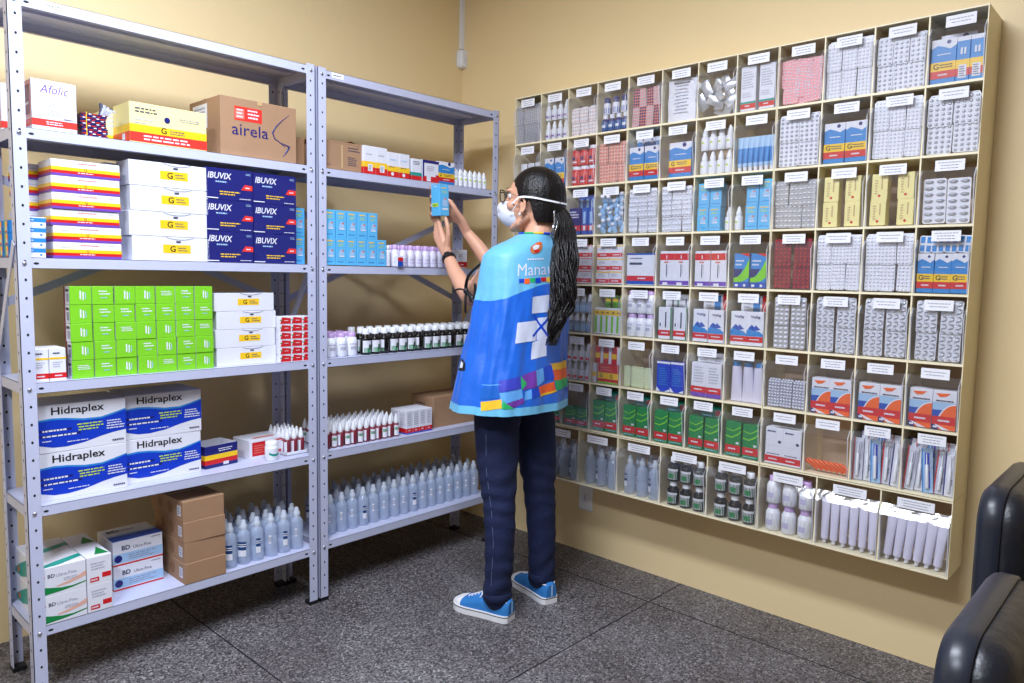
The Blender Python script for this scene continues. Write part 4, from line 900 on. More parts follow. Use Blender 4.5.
STY = carton('medicine_carton', 0.062, 0.05, 0.052, 'white', [Rt('front', 0, 0.08, 1, 0.38, 'red'), Ln('front', 0.2, 0.14, 0.8, 0.32, 1, 'white'), Rt('front', 0, 0.86, 1, 0.95, 'yellow'), Ln('front', 0.15, 0.55, 0.8, 0.8, 2, 'faint')])
LRG = carton('medicine_carton', 0.128, 0.06, 0.122, 'white', [Rt('front', 0, 0.02, 1, 0.13, 'blue'), Rt('front', 0, 0.13, 1, 0.29, 'red'), Rt('front', 0, 0.95, 1, 1, 'blue'), Ln('front', 0.1, 0.8, 0.6, 0.88, 1, 'navy'), Rt('front', 0.1, 0.64, 0.55, 0.71, 'darkprint'), Ln('front', 0.4, 0.16, 0.7, 0.26, 1, 'white')])
RTP = carton('medicine_carton', 0.061, 0.05, 0.128, 'white', [Rt('front', 0, 0.74, 1, 0.93, 'red'), Rt('front', 0, 0.02, 1, 0.14, 'purple'), Rt('front', 0.2, 0.02, 0.55, 0.09, 'white'), Rt('front', 0.44, 0.25, 0.5, 0.62, 'ink'), Rt('front', 0.56, 0.35, 0.59, 0.6, 'faint'), Rt('front', 0.3, 0.66, 0.6, 0.7, 'salmon'), Rt('front', 0.44, 0.78, 0.5, 0.88, 'white')])
BGR = carton('medicine_carton', 0.056, 0.03, 0.118, 'midblue', [Rt('front', 0, 0, 1, 0.16, 'blue'), ('front', 'wave', [(0, 0.16, 0.3), (0.4, 0.16, 0.36), (0.7, 0.2, 0.55), (1, 0.3, 0.85)], 'lime'), ('front', 'poly', [(0, 0.28), (0.3, 0.32), (0.62, 0.55), (0, 0.55)], 'navy'), ('front', 'poly', [(0.35, 1), (1, 1), (1, 0.9)], 'red'), Ln('front', 0.08, 0.62, 0.7, 0.84, 2, 'white'), Rt('front', 0.1, 0.03, 0.3, 0.1, 'white'), Rt('front', 0.65, 0.03, 0.8, 0.1, 'white')])
WGN = carton('medicine_carton', 0.056, 0.035, 0.12, 'white', [Rt('front', 0, 0.1, 1, 0.28, 'red'), Ln('front', 0.2, 0.14, 0.8, 0.24, 1, 'white'), Rt('front', 0.52, 0.36, 0.62, 0.85, 'darkprint'), Rt('front', 0.1, 0.4, 0.2, 0.5, 'ink'), Rt('front', 0.92, 0, 1, 1, 'green'), Rt('left', 0, 0, 1, 1, 'green')])
def valig():
    return carton('medicine_carton', 0.060, 0.035, 0.118, 'white', [Rt('front', 0, 0.1, 1, 0.27, 'red'), Ln('front', 0.2, 0.15, 0.8, 0.22, 1, 'white'), ('front', 'wave', [(0, 0.28, 0.44), (0.25, 0.28, 0.55), (0.45, 0.28, 0.5), (0.6, 0.28, 0.44), (0.8, 0.28, 0.42), (1, 0.28, 0.34)], 'midblue'),
        ('front', 'poly', [(0.1, 0.5), (0.3, 0.62), (0.5, 0.55), (0.55, 0.62), (0.85, 0.48), (0.5, 0.44)], 'blue'), Tx('front', 'Valig', 0.22, 0.79, 0.1, 'navy', wf=0.6, bold=0.02)])()
RYG = carton('medicine_carton', 0.10, 0.04, 0.078, 'red', [Rt('front', 0, 0.24, 1, 0.56, 'yellow'), Tx('front', 'G', 0.1, 0.3, 0.2, 'black', bold=0.02), Tx('front', 'G', 0.6, 0.3, 0.2, 'black', bold=0.02), Rt('front', 0, 0, 1, 0.08, 'lime'), Ln('front', 0.1, 0.65, 0.8, 0.9, 2, 'salmon')])
BLX = carton('medicine_carton', 0.058, 0.04, 0.115, 'royal', [Rt('front', 0, 0.93, 1, 1, 'white'), ('front', 'poly', [(0, 0), (0.3, 0), (0, 0.16)], 'white'), ('front', 'poly', [(0.6, 0), (1, 0), (1, 0.1)], 'white'), Ln('front', 0.15, 0.2, 0.85, 0.8, 8, 'midblue')])
WRP = carton('medicine_carton', 0.06, 0.04, 0.125, 'white', [Rt('front', 0, 0, 1, 0.12, 'purple'), Rt('front', 0, 0.12, 1, 0.3, 'red'), Ln('front', 0.2, 0.17, 0.8, 0.25, 1, 'white'), Ln('front', 0.15, 0.4, 0.85, 0.9, 6, 'faint')])
ORB = carton('medicine_carton', 0.062, 0.04, 0.116, 'white', [Rt('front', 0, 0.5, 1, 0.7, 'paleblue'), Rt('front', 0, 0, 1, 0.5, 'blue'), ('front', 'poly', [(0.16, 0)]+[(1-0.84*cos(radians(a_)), 0.68*sin(radians(a_))) for a_ in range(0, 91, 10)]+[(1, 0)], 'white'), ('front', 'poly', [(0.22, 0)]+[(1-0.78*cos(radians(a_)), 0.65*sin(radians(a_))) for a_ in range(0, 91, 10)]+[(1, 0)], 'orange'),
    ('front', 'poly', [(0.12, 0.92), (0.75, 0.94), (0.55, 0.85), (0.3, 0.83)], 'orange'), Rt('front', 0, 0.13, 1, 0.34, 'red'), Ln('front', 0.25, 0.18, 0.75, 0.28, 1, 'white'), Rt('front', 0, 0, 0.28, 0.13, 'navy'), Rt('front', 0.06, 0.04, 0.24, 0.09, 'white'), Ln('front', 0.1, 0.7, 0.9, 0.78, 1, 'ink'), ('front', 'poly', [(0.45, 0), (0.8, 0), (0.2, 0.13), (0.1, 0.13)], 'white')])
def greenx(h):
    return carton('medicine_carton', 0.058, 0.04, h, 'green', [Rt('front', 0, 0.1, 1, 0.32, 'red'), Ln('front', 0.2, 0.16, 0.8, 0.26, 1, 'white'), ('front', 'wave', [(0, 0.56, 0.6), (0.4, 0.52, 0.56), (0.8, 0.62, 0.67), (1, 0.72, 0.78)], 'lime'), ('front', 'wave', [(0, 0.78, 0.8), (0.5, 0.72, 0.75), (1, 0.86, 0.9)], 'lime'), Ln('front', 0.05, 0.02, 0.95, 0.08, 1, 'paleblue'), Rt('front', 0.7, 0.36, 0.9, 0.42, 'white')])
GX, GXS = greenx(0.122), greenx(0.076)
BUF = carton('medicine_carton', 0.062, 0.045, 0.125, 'white', [Rt('front', 0, 0.05, 1, 0.22, 'red'), Ln('front', 0.2, 0.09, 0.8, 0.17, 1, 'white'), Ln('front', 0.08, 0.84, 0.75, 0.94, 1, 'navy'), ('front', 'poly', [(0.68, 0.62), (0.8, 0.67), (0.92, 0.62), (0.8, 0.57)], 'darkprint'), Rt('front', 0.1, 0.5, 0.85, 0.505, 'faint'), Ln('front', 0.1, 0.25, 0.9, 0.3, 1, 'ink')])

def sachet(col, w=0.05, h=0.075):
    def f():
        b = MB(); rows = []
        for k in range(7):
            t = k/6; bul = 0.006*sin(pi*t)
            rows.append([(-w/2+w*q/4, -bul*sin(pi*q/4)-0.0006+0.0012*sin(q*2+k), h*t) for q in range(5)])
        b.grid(rows, col); b.grid([[(x, -y*0.5+0.001, z) for x, y, z in r_[::-1]] for r_ in rows], col); return b.build('sachet')
    return f
def ampoule():
    b = MB(); b.lathe([(0.0095, 0), (0.0105, 0.002), (0.0105, 0.024), (0.006, 0.03), (0.006, 0.036)], 'paleblue', 12, ax=(0.35, -0.5, 0.8)); o = b.build('vial')
    b = MB(); b.lathe([(0.0085, 0.033), (0.0085, 0.041), (0.007, 0.042)], 'foil', 12, ax=(0.35, -0.5, 0.8)); b.build('cap', o); return o
def syringe_pack(k):
    def f():
        w, h = 0.03, 0.135; b = MB()
        b.face([(-w/2, 0, 0), (w/2, 0, 0), (w/2, 0, h), (-w/2, 0, h)][::-1], 'white'); b.face([(-w/2, -0.001, 0), (w/2, -0.001, 0), (w/2, -0.001, h), (-w/2, -0.001, h)], ('plastic_bag', 'paleblue', 'white')[k])
        deco(b, w, 0.002, h, [Rt('front', 0.0, 0, 0.12, 1, ('red', 'midblue', 'navy')[k]), ('front', 'vtext', 'BD', 0.35, 0.38, 0.4, 'ink') if k != 1 else Rt('front', 0.3, 0.1, 0.75, 0.9, 'royal'), Rt('front', 0.7, 0.5, 0.78, 0.92, 'greyprint'), Rt('front', 0.86, 0.45, 0.92, 0.9, 'faint')])
        o = b.build('syringe_packet'); b = MB(); b.lathe([(0.0045, 0.015), (0.0045, 0.085), (0.0015, 0.087), (0.0015, 0.12)], 'plastic_white', 10, (0, -0.006, 0)); b.build('syringe', o); return o
    return f
def stick():
    b = MB(); b.lathe([(0.0055, 0), (0.006, 0.001), (0.006, 0.05), (0.0045, 0.052)], 'orange', 10, (0.02, 0.0, 0.006), (-0.78, -0.2, 0.56)); o = b.build('orange_pen_needle')
    b = MB(); b.lathe([(0.004, 0.052), (0.004, 0.056), (0.002, 0.057)], 'orange', 10, (0.02, 0.0, 0.006), (-0.78, -0.2, 0.56)); b.build('cap', o); return o
def paperbag():
    b = MB(); rows = []
    for k in range(9):
        t = k/8; rows.append([(-0.058+0.116*q/6, -0.008*sin(pi*q/6)-0.001+0.002*sin(q*1.7+k*1.3), 0.15*t) for q in range(7)])
    b.grid(rows, 'white'); b.grid([[(x, 0.014-y*0.3, z) for x, y, z in r_[::-1]] for r_ in rows], 'white')
    o = b.build('paper_packet'); b = MB()
    for k in range(9): b.box(-0.03+0.004*(k % 3), -0.0122, 0.03+k*0.012, 0.03-0.006*(k % 2), -0.0112, 0.032+k*0.012, 'faint')
    b.box(-0.03, -0.0125, 0.135, 0.035, -0.0112, 0.138, 'ink'); b.build('printing', o); return o

def bottles_in(r, c, key, f, dia, h, n, rows, what, layers=1, back=0.003):
    s, cw, z, H = cell(r, c)
    for j in range(rows):
        for i in range(n):
            for L in range(layers):
                u = ((i-(n-1)/2)*min(dia*1.15, (cw-0.012)/n))/cw
                pos = ' '.join(x for x in (POSN[n][i], ('lower', 'upper')[j] if rows > 1 else '', ('front', 'rear')[L] if layers > 1 else '') if x)
                into(r, c, key, f, u, j*h, back+L*(dia*1.05), dia, what, 'bottle', pos, rz=random.uniform(-0.5, 0.5)*0)

CONT = {}
def C(r, c, what, fn): CONT[(r, c)] = (what, fn)
gf = grid_fill
def wb(r, c, key='W1', f=None, cols=3, rows=2, w=0.044, h=0.088, what='white blister pack'): blist(r, c, key, f or W1, w, h, what, cols, rows)
# top row
C(0, 0, 'grey blister strips', lambda r, c: wb(r, c, 'GRS', GRS, 4, 2, 0.033, 0.082, 'grey foil blister strip'))
C(0, 1, 'purple labelled dropper bottles', lambda r, c: bottles_in(r, c, 'PVL', PVL, 0.028, 0.08, 4, 2, 'white dropper bottle with a purple label'))
C(0, 2, 'pale blister packs', lambda r, c: wb(r, c, 'LTN', LTN, 3, 2, 0.041, 0.056, 'pale pink blister pack'))
C(0, 3, 'dark blue bottles', lambda r, c: (bottles_in(r, c, 'BLU', BLU, 0.031, 0.07, 4, 1, 'dark blue bottle with a white cap'), [into(r, c, 'BLK', BLK, -0.33+0.3*i, 0.068, 0.01, 0.031, 'upside down white bottle with a navy cap', 'bottle', POSN[3][i], tilt=0.0) for i in range(3)]))
C(0, 4, 'pink and navy capsule strips', lambda r, c: ([into(r, c, ('PKN', 'PKD')[(i+j) % 2], (PKN, PKD)[(i+j) % 2], (i-1.5)*0.22, j*0.07, 0.003+0.004*(j % 2), 0.004, ('pink and silver capsule blister', 'navy and salmon capsule blister')[(i+j) % 2], 'blister pack', '%s %s' % (POSN[4][i], ('lower', 'upper')[j]), side=random.uniform(-0.1, 0.1)) for i in range(4) for j in range(2)]))
C(0, 5, 'a white printed packet', lambda r, c: into(r, c, 'pbag', paperbag, 0.0, 0.0, 0.012, 0.01, 'white printed paper packet', 'packet', ''))
def silverjumble(r, c):
    random.seed(5)
    for k in range(16):
        into(r, c, 'ssach', sachet('silver', 0.034, 0.055), random.uniform(-0.36, 0.36), 0.004+0.0066*k, 0.006+random.uniform(0, 0.03), 0.008, 'crumpled silver sachet, %s from bottom' % (ORD[k % 16]), 'sachet', '', side=random.uniform(-1.2, 1.2), tilt=random.uniform(-0.3, 0.3))
C(0, 6, 'crumpled silver sachets', silverjumble)
C(0, 7, 'two tall white cartons', lambda r, c: gf(r, c, 'WT', WT, 0.054, 0.148, 0.035, 'tall white carton with teal and red bands', 'medicine box', 2, 1, span=0.066))
def pinkpile(r, c):
    random.seed(6)
    for k in range(18): into(r, c, 'PKS', PKS, (k % 3-1)*0.27+random.uniform(-0.05, 0.05), (k//3)*0.019+random.uniform(0, 0.004), 0.004+0.003*(k % 2), 0.004, 'pink sachet strip, %s from bottom, %s' % (ORD[k//3], POSN[3][k % 3]), 'sachet', '', side=random.uniform(-0.25, 0.25))
C(0, 8, 'pink sachet strips', pinkpile)
C(0, 9, 'white blister packs', lambda r, c: wb(r, c))
C(0, 10, 'white blister packs', lambda r, c: wb(r, c, 'W2', W2, 3, 2, 0.043, 0.08))
C(0, 11, 'blue, yellow and red generic cartons', lambda r, c: (into(r, c, 'G1', G1, -0.245, 0, 0.004, 0.032, 'blue generic carton with a G mark', 'medicine box', 'left'), into(r, c, 'GB', GB, 0.108, 0, 0.004, 0.03, 'narrow blue generic carton with a barcode', 'medicine box', 'middle'), into(r, c, 'GB', GB, 0.355, 0, 0.004, 0.03, 'narrow blue generic carton with a barcode', 'medicine box', 'right'), into(r, c, 'G2', G2, -0.05, 0.02, 0.045, 0.036, 'blue generic carton', 'medicine box', 'behind')))
# second row
C(1, 0, 'white tubes with navy caps', lambda r, c: [into(r, c, 'TBW', TBW, (i-1)*0.29, 0.0, 0.006, 0.03, 'white tube with a navy cap', 'tube', POSN[3][i]) for i in range(3)])
C(1, 1, 'blue generic cartons', lambda r, c: gf(r, c, 'G3', G3, 0.056, 0.122, 0.032, 'blue generic carton with a G mark', 'medicine box', 2, 1))
C(1, 2, 'red capsule bottles', lambda r, c: bottles_in(r, c, 'RW', RW, 0.043, 0.08, 3, 2, 'red bottle with a white cap'))
C(1, 3, 'peach blister packs', lambda r, c: wb(r, c, 'PEA', PEA, 3, 2, 0.042, 0.078, 'peach blister pack'))
C(1, 4, 'blue, yellow and red generic cartons', lambda r, c: (gf(r, c, 'G1', G1, 0.064, 0.124, 0.032, 'blue generic carton with a G mark', 'medicine box', 2, 1), gf(r, c, 'GT', GT, 0.04, 0.1, 0.028, 'small blue generic carton standing behind', 'medicine box', 3, 1, back=0.045, zoff=0.065)))
C(1, 5, 'one wide blue generic carton', lambda r, c: into(r, c, 'G2', G2, 0.05, 0, 0.004, 0.036, 'wide blue generic carton with a G mark', 'medicine box', ''))
C(1, 6, 'white dropper bottles', lambda r, c: bottles_in(r, c, 'WDR', WDR, 0.03, 0.084, 4, 2, 'white dropper bottle'))
C(1, 7, 'slim blue and white tubes', lambda r, c: [into(r, c, 'SYR', SYR, (i-3)*0.137, 0, 0.006, 0.017, 'slim blue and white tube, %s from left' % ORD[i], 'tube', '') for i in range(7)])
C(1, 8, 'white blister packs with silver pockets', lambda r, c: wb(r, c, 'W3', W3, 2, 2, 0.064, 0.084, 'white blister with silver pockets'))
C(1, 9, 'two blue generic cartons', lambda r, c: gf(r, c, 'G1', G1, 0.064, 0.124, 0.032, 'blue generic carton with a G mark', 'medicine box', 2, 1))
C(1, 10, 'white blister packs', lambda r, c: wb(r, c))
C(1, 11, 'white blister packs with silver pockets', lambda r, c: wb(r, c, 'W3', W3, 2, 2, 0.064, 0.084, 'white blister with silver pockets'))
# third row
C(2, 0, 'white tubes', lambda r, c: [into(r, c, 'TBW', TBW, (i-1)*0.29, 0.0, 0.006, 0.03, 'white tube with a navy cap', 'tube', POSN[3][i]) for i in range(3)])
C(2, 1, 'white tubes', lambda r, c: [into(r, c, 'TBW', TBW, (i-1)*0.29, 0.0, 0.006, 0.03, 'white tube with a navy cap', 'tube', POSN[3][i]) for i in range(3)])
ABX = carton('medicine_carton', 0.058, 0.035, 0.108, 'navy', [Rt('front', 0, 0.14, 1, 0.34, 'red'), Ln('front', 0.05, 0.6, 0.85, 0.9, 3, 'white'), Rt('front', 0, 0, 1, 0.12, 'blue'), Ln('front', 0.25, 0.18, 0.75, 0.3, 1, 'white')])
ABY = carton('medicine_carton', 0.03, 0.035, 0.108, 'blue', [Rt('front', 0, 0.14, 1, 0.34, 'red'), Rt('front', 0.3, 0.4, 0.7, 0.85, 'paleblue'), Rt('front', 0.3, 0.15, 0.7, 0.32, 'white')])
C(2, 2, 'navy, blue and red cartons', lambda r, c: (into(r, c, 'ABX', ABX, -0.24, 0, 0.004, 0.035, 'navy carton with a red band', 'medicine box', 'left'), into(r, c, 'ABY', ABY, 0.12, 0, 0.004, 0.035, 'narrow blue carton with a red band', 'medicine box', 'middle'), into(r, c, 'ABY', ABY, 0.36, 0, 0.004, 0.035, 'narrow blue carton with a red band', 'medicine box', 'right'), gf(r, c, 'ABY', ABY, 0.03, 0.108, 0.035, 'narrow blue carton with a red band standing behind', 'medicine box', 3, 1, back=0.045, zoff=0.055)))
def vials(r, c):
    random.seed(9)
    for k in range(24): into(r, c, 'vial', ampoule, (k % 4-1.5)*0.19+random.uniform(-0.03, 0.03), 0.006+(k//4)*0.0235, 0.004+0.006+random.uniform(0, 0.006), 0.02, 'light blue vial, %s layer up, %s' % (ORD[k//4], POSN[4][k % 4]), 'vial', '', rz=random.uniform(-1, 1), tilt=random.uniform(-0.4, 0.4))
C(2, 3, 'small light blue vials', vials)
SB2 = blister(0.041, 0.058, 3, 3, 'foil', 'white', 0.0055, 0.0055, 0.004)
C(2, 4, 'silver tablet blisters', lambda r, c: blist(r, c, 'SB2', SB2, 0.041, 0.058, 'silver tablet blister', 3, 3, over=0.004, layers=1))
C(2, 5, 'silver tablet blisters', lambda r, c: blist(r, c, 'SB2', SB2, 0.041, 0.058, 'silver tablet blister', 3, 3, over=0.004, layers=1))
def skys(r, c, side):
    off = -0.12 if side > 0 else 0.14
    for j in range(2):
        for i in range(2): into(r, c, 'SKY2', SKY2, off+(i-0.5)*0.33, j*0.085, 0.004+0.004*j, 0.04, 'sky blue carton', 'medicine box', '%s %s' % (('lower', 'upper')[j], POSN[2][i]))
    into(r, c, 'WDR', WDR, 0.40*side, 0.0, 0.006, 0.03, 'white dropper bottle beside the sky blue cartons', 'bottle', '')
C(2, 6, 'sky blue cartons and a dropper bottle', lambda r, c: skys(r, c, 1))
C(2, 7, 'sky blue cartons and a dropper bottle', lambda r, c: skys(r, c, -1))
C(2, 8, 'silver and dark blister packs', lambda r, c: (wb(r, c, 'SIL', SIL, 3, 2, 0.045, 0.078, 'silver blister pack'), into(r, c, 'DRK', DRK, -0.42, 0.02, 0.012, 0.004, 'dark backed blister pack', 'blister pack', 'at the left side')))
C(2, 9, 'cream cartons', lambda r, c: gf(r, c, 'CRM', CRM, 0.046, 0.078, 0.035, 'cream carton with a red dot', 'medicine box', 2, 2, span=0.068))
C(2, 10, 'cream cartons', lambda r, c: gf(r, c, 'CRM', CRM, 0.046, 0.078, 0.035, 'cream carton with a red dot', 'medicine box', 2, 2, span=0.075))
C(2, 11, 'large capsule blisters', lambda r, c: blist(r, c, 'BIG', BIG, 0.060, 0.13, 'white blister pack with large silver capsules', 2, 1, layers=1))
# fourth row
C(3, 0, 'white striped cartons', lambda r, c: gf(r, c, 'STR', STR, 0.062, 0.052, 0.05, 'white carton with a red band', 'medicine box', 2, 3))
C(3, 1, 'white striped cartons', lambda r, c: gf(r, c, 'STR', STR, 0.062, 0.052, 0.05, 'white carton with a red band', 'medicine box', 2, 3))
C(3, 2, 'white and red striped cartons', lambda r, c: gf(r, c, 'STR', STR, 0.062, 0.052, 0.05, 'white carton with a red band', 'medicine box', 2, 3))
C(3, 3, 'white, yellow and red striped cartons', lambda r, c: gf(r, c, 'STY', STY, 0.062, 0.052, 0.05, 'white carton with yellow line, red band', 'medicine box', 2, 3))
C(3, 4, 'one large white, blue and red carton', lambda r, c: into(r, c, 'LRG', LRG, 0.0, 0, 0.004, 0.06, 'large white carton with blue and red base bands', 'medicine box', ''))
for cc_ in (5, 6): C(3, cc_, 'white cartons with red tops', lambda r, c: gf(r, c, 'RTP', RTP, 0.061, 0.128, 0.05, 'white carton with red top and purple base', 'medicine box', 2, 1))
C(3, 7, 'blue and green cartons', lambda r, c: gf(r, c, 'BGR', BGR, 0.056, 0.118, 0.03, 'blue carton with a green swoosh', 'medicine box', 2, 1, span=0.061))
C(3, 8, 'dark red blister packs', lambda r, c: blist(r, c, 'RDD', RDD, 0.058, 0.092, 'dark red blister pack', 2, 2, over=0.018, layers=1, span=0.066))
C(3, 9, 'white blister packs', lambda r, c: wb(r, c)); C(3, 10, 'white blister packs', lambda r, c: wb(r, c))
C(3, 11, 'blue generic cartons below loose blisters', lambda r, c: (gf(r, c, 'G4', G4, 0.044, 0.115, 0.032, 'blue generic carton with a G mark', 'medicine box', 3, 1), [into(r, c, 'BLT', BLT, (i-1.5)*0.24, 0.118, 0.010, 0.002, 'blister with blue printing', 'blister pack', POSN[4][i], side=random.uniform(-0.08, 0.08)) for i in range(4)]))
# fifth row
C(4, 0, 'dropper bottles', lambda r, c: bottles_in(r, c, 'GDR', GDR, 0.029, 0.08, 4, 2, 'pale dropper bottle'))
C(4, 1, 'dropper bottles', lambda r, c: bottles_in(r, c, 'GDR', GDR, 0.029, 0.08, 4, 2, 'pale dropper bottle'))
C(4, 2, 'pale dropper bottles', lambda r, c: bottles_in(r, c, 'GDR', GDR, 0.029, 0.08, 4, 2, 'pale dropper bottle'))
GYC = carton('medicine_carton', 0.026, 0.03, 0.105, 'white', [Rt('front', 0, 0.72, 1, 0.92, 'yellow'), Rt('front', 0.12, 0.05, 0.5, 0.7, 'lime'), Ln('front', 0.2, 0.76, 0.8, 0.88, 1, 'ink')])
C(4, 3, 'slim green and yellow cartons', lambda r, c: ([into(r, c, 'GYC', GYC, (i-2)*0.19, 0, 0.004, 0.03, 'slim white carton with green and yellow print', 'medicine box', POSN[5][i]) for i in range(5)], [into(r, c, 'TGR', TGR, (i-1)*0.26, 0.045, 0.042, 0.024, 'green tube standing behind', 'tube', POSN[3][i]) for i in range(3)]))
C(4, 4, 'white lotion bottles', lambda r, c: bottles_in(r, c, 'sh2', sh2, 0.045, 0.09, 3, 2, 'white bottle with a lilac cap'))
C(4, 5, 'white and green cartons', lambda r, c: (gf(r, c, 'WGN', WGN, 0.056, 0.12, 0.035, 'white carton with red band and green edge', 'medicine box', 2, 1, span=0.064), gf(r, c, 'WGN', WGN, 0.056, 0.12, 0.035, 'white carton with green edge standing behind', 'medicine box', 2, 1, back=0.045, zoff=0.05)))
VRB = carton('medicine_carton', 0.1, 0.03, 0.1, 'offwhite', [Rt('front', 0.45, 0.2, 0.7, 0.95, 'midblue'), Rt('front', 0.78, 0, 1, 1, 'red'), Ln('front', 0.1, 0.4, 0.35, 0.9, 4, 'faint')])
for cc_ in (6, 7): C(4, cc_, 'white, blue and red cartons lettered Valig', lambda r, c: (gf(r, c, 'VAL', valig, 0.060, 0.118, 0.035, 'white, blue and red carton lettered Valig', 'medicine box', 2, 1), into(r, c, 'VRB', VRB, 0.04, 0.075, 0.045, 0.03, 'white, blue and red carton standing behind', 'medicine box', '')))
C(4, 8, 'silver blisters with round white pockets', lambda r, c: blist(r, c, 'SLV', SLV, 0.05, 0.09, 'silver blister with round white pockets', 2, 2, over=0.012, layers=2, span=0.056))
for cc_ in (9, 10, 11): C(4, cc_, 'foil blisters with slanted pockets', lambda r, c: blist(r, c, 'SLT', SLT, 0.056, 0.09, 'foil blister with slanted pockets', 2, 2, over=0.008, layers=2, span=0.064))
# sixth row
for cc_ in (0, 1, 2): C(5, cc_, 'red labelled dropper bottles', lambda r, c: bottles_in(r, c, 'RDR', RDR, 0.028, 0.078, 4, 2, 'white dropper bottle with a red label'))
RYS = carton('medicine_carton', 0.04, 0.03, 0.07, 'red', [Rt('front', 0, 0.3, 0.6, 0.6, 'yellow'), Rt('front', 0.65, 0, 1, 1, 'white')])
C(5, 3, 'red and yellow generic cartons', lambda r, c: (into(r, c, 'RYG', RYG, 0.06, 0, 0.004, 0.04, 'red and yellow generic carton with two G marks', 'medicine box', ''), [into(r, c, 'RYS', RYS, (i-1)*0.29, 0.08, 0.01, 0.03, 'small red, yellow and white carton', 'medicine box', POSN[3][i]) for i in range(3)], into(r, c, 'wpk2', carton('medicine_carton', 0.018, 0.03, 0.078, 'white', [Rt('front', 0, 0.3, 1, 0.55, 'yellow')]), -0.42, 0, 0.004, 0.03, 'thin white carton with a yellow band', 'medicine box', 'at the left')))
C(5, 4, 'yellow striped blister strips', lambda r, c: blist(r, c, 'YEL', YEL, 0.030, 0.082, 'white strip with yellow slanted pockets', 4, 1, layers=1))
C(5, 5, 'royal blue cartons', lambda r, c: gf(r, c, 'BLX', BLX, 0.058, 0.115, 0.04, 'royal blue carton', 'medicine box', 2, 1))
C(5, 6, 'white, red and purple cartons', lambda r, c: (gf(r, c, 'WRP', WRP, 0.06, 0.125, 0.04, 'white carton with red and purple base bands', 'medicine box', 2, 1), gf(r, c, 'WRP', WRP, 0.06, 0.125, 0.04, 'white carton standing behind', 'medicine box', 2, 1, back=0.05, zoff=0.035)))
C(5, 7, 'white tubes with blue caps', lambda r, c: [into(r, c, 'TBC', TBC, (-0.26, 0.04, 0.32)[i], 0, 0.006, 0.035, 'white tube with a light blue cap upward', 'tube', POSN[3][i]) for i in range(3)])
C(5, 8, 'grey blister rolls', lambda r, c: blist(r, c, 'SLG', SLG, 0.041, 0.092, 'grey blister with slanted white pockets', 3, 1, layers=2, span=0.044))
for cc_ in (9, 10, 11): C(5, cc_, 'orange and blue cartons', lambda r, c: gf(r, c, 'ORB', ORB, 0.062, 0.116, 0.04, 'orange and blue carton with a red band', 'medicine box', 2, 1))
# seventh row
for cc_ in (0, 1, 2): C(6, cc_, 'short green cartons', lambda r, c: gf(r, c, 'GXS', GXS, 0.058, 0.076, 0.04, 'short green carton with a red band', 'medicine box', 2, 1))
GTL = carton('medicine_carton', 0.09, 0.03, 0.06, 'teal', [('front', 'dot', 0.75, 0.6, 0.012, 'red'), Ln('front', 0.1, 0.3, 0.6, 0.7, 2, 'paleblue')])
for cc_ in (3, 4, 5, 6, 7): C(6, cc_, 'green cartons with red bands', lambda r, c: (gf(r, c, 'GX', GX, 0.058, 0.122, 0.04, 'green carton with a red band', 'medicine box', 2, 1, span=0.064), into(r, c, 'GTL', GTL, 0.05, 0.10, 0.05, 0.03, 'teal carton lying behind the green cartons', 'medicine box', '') if c in (3, 4, 5, 6) else None))
C(6, 8, 'white and red cartons', lambda r, c: gf(r, c, 'BUF', BUF, 0.062, 0.125, 0.045, 'white carton with a red base band and navy lettering', 'medicine box', 2, 1))
C(6, 9, 'short orange needle caps', lambda r, c: [into(r, c, 'stk', stick, (i-3.2)*0.118, 0.002, 0.014, 0.014, 'short slanted orange needle cap, %s from left' % ORD[i], 'needle cap', '') for i in range(8)])
def syrs(r, c):
    for i in range(5):
        kk = (0, 2, 1, 0, 2)[i]
        into(r, c, 'SP%d' % kk, syringe_pack(kk), (i-2)*0.195, 0, 0.012+0.006*(i % 2), 0.004, 'syringe in a printed clear packet', 'syringe packet', POSN[5][i], side=random.uniform(-0.08, 0.08))
    for i in range(5):
        kk = (2, 0, 1, 2, 0)[i]
        into(r, c, 'SP%d' % kk, syringe_pack(kk), (i-2)*0.19, 0.02, 0.034, 0.004, 'syringe packet in the rear layer', 'syringe packet', POSN[5][i], side=random.uniform(-0.1, 0.1))
for cc_ in (10, 11): C(6, cc_, 'syringes in printed packets', syrs)
# bottom row
def salines(r, c):
    for i in range(3):
        kk = ('sa', 'sb', 'sa')[i] if c % 2 == 0 else ('sc', 'sa', 'sb')[i]
        into(r, c, kk, SAL[kk], (i-1)*0.30, 0.0, 0.004, 0.047, 'clear saline bottle', 'bottle', POSN[3][i])
        into(r, c, 'sa', SAL['sa'], (i-1)*0.30+0.03, 0.0, 0.056, 0.047, 'clear saline bottle in the rear row', 'bottle', POSN[3][i])
for cc_ in (0, 1, 2, 3): C(7, cc_, 'clear saline bottles', salines)
BR8 = bottle('syrup_bottle', 0.0235, 0.092, 0.06, 'brownglass', 'plastic_white', 0.0145, 0.02, (0, 1, [('offwhite', 0.12, 0.8, 205, 335), ('darkgreen', 0.12, 0.66, 212, 335), ('green', 0.2, 0.5, 240, 300)]), neck=0.5)
for cc_ in (4, 5): C(7, cc_, 'dark syrup bottles', lambda r, c: bottles_in(r, c, 'BR8', BR8, 0.048, 0.092, 3, 2, 'dark syrup bottle with green label'))
for cc_ in (6,): C(7, cc_, 'white bottles with lilac caps', lambda r, c: bottles_in(r, c, 'sh8', bottle('lotion_bottle', 0.024, 0.096, 0.064, 'plastic_white', 'lilac', 0.0165, 0.02, (0, 1, [('white', 0.08, 0.9, 0, 360), ('lavprint', 0.3, 0.6, 230, 290)]), neck=0.65), 0.049, 0.096, 3, 2, 'white bottle with a lilac cap'))
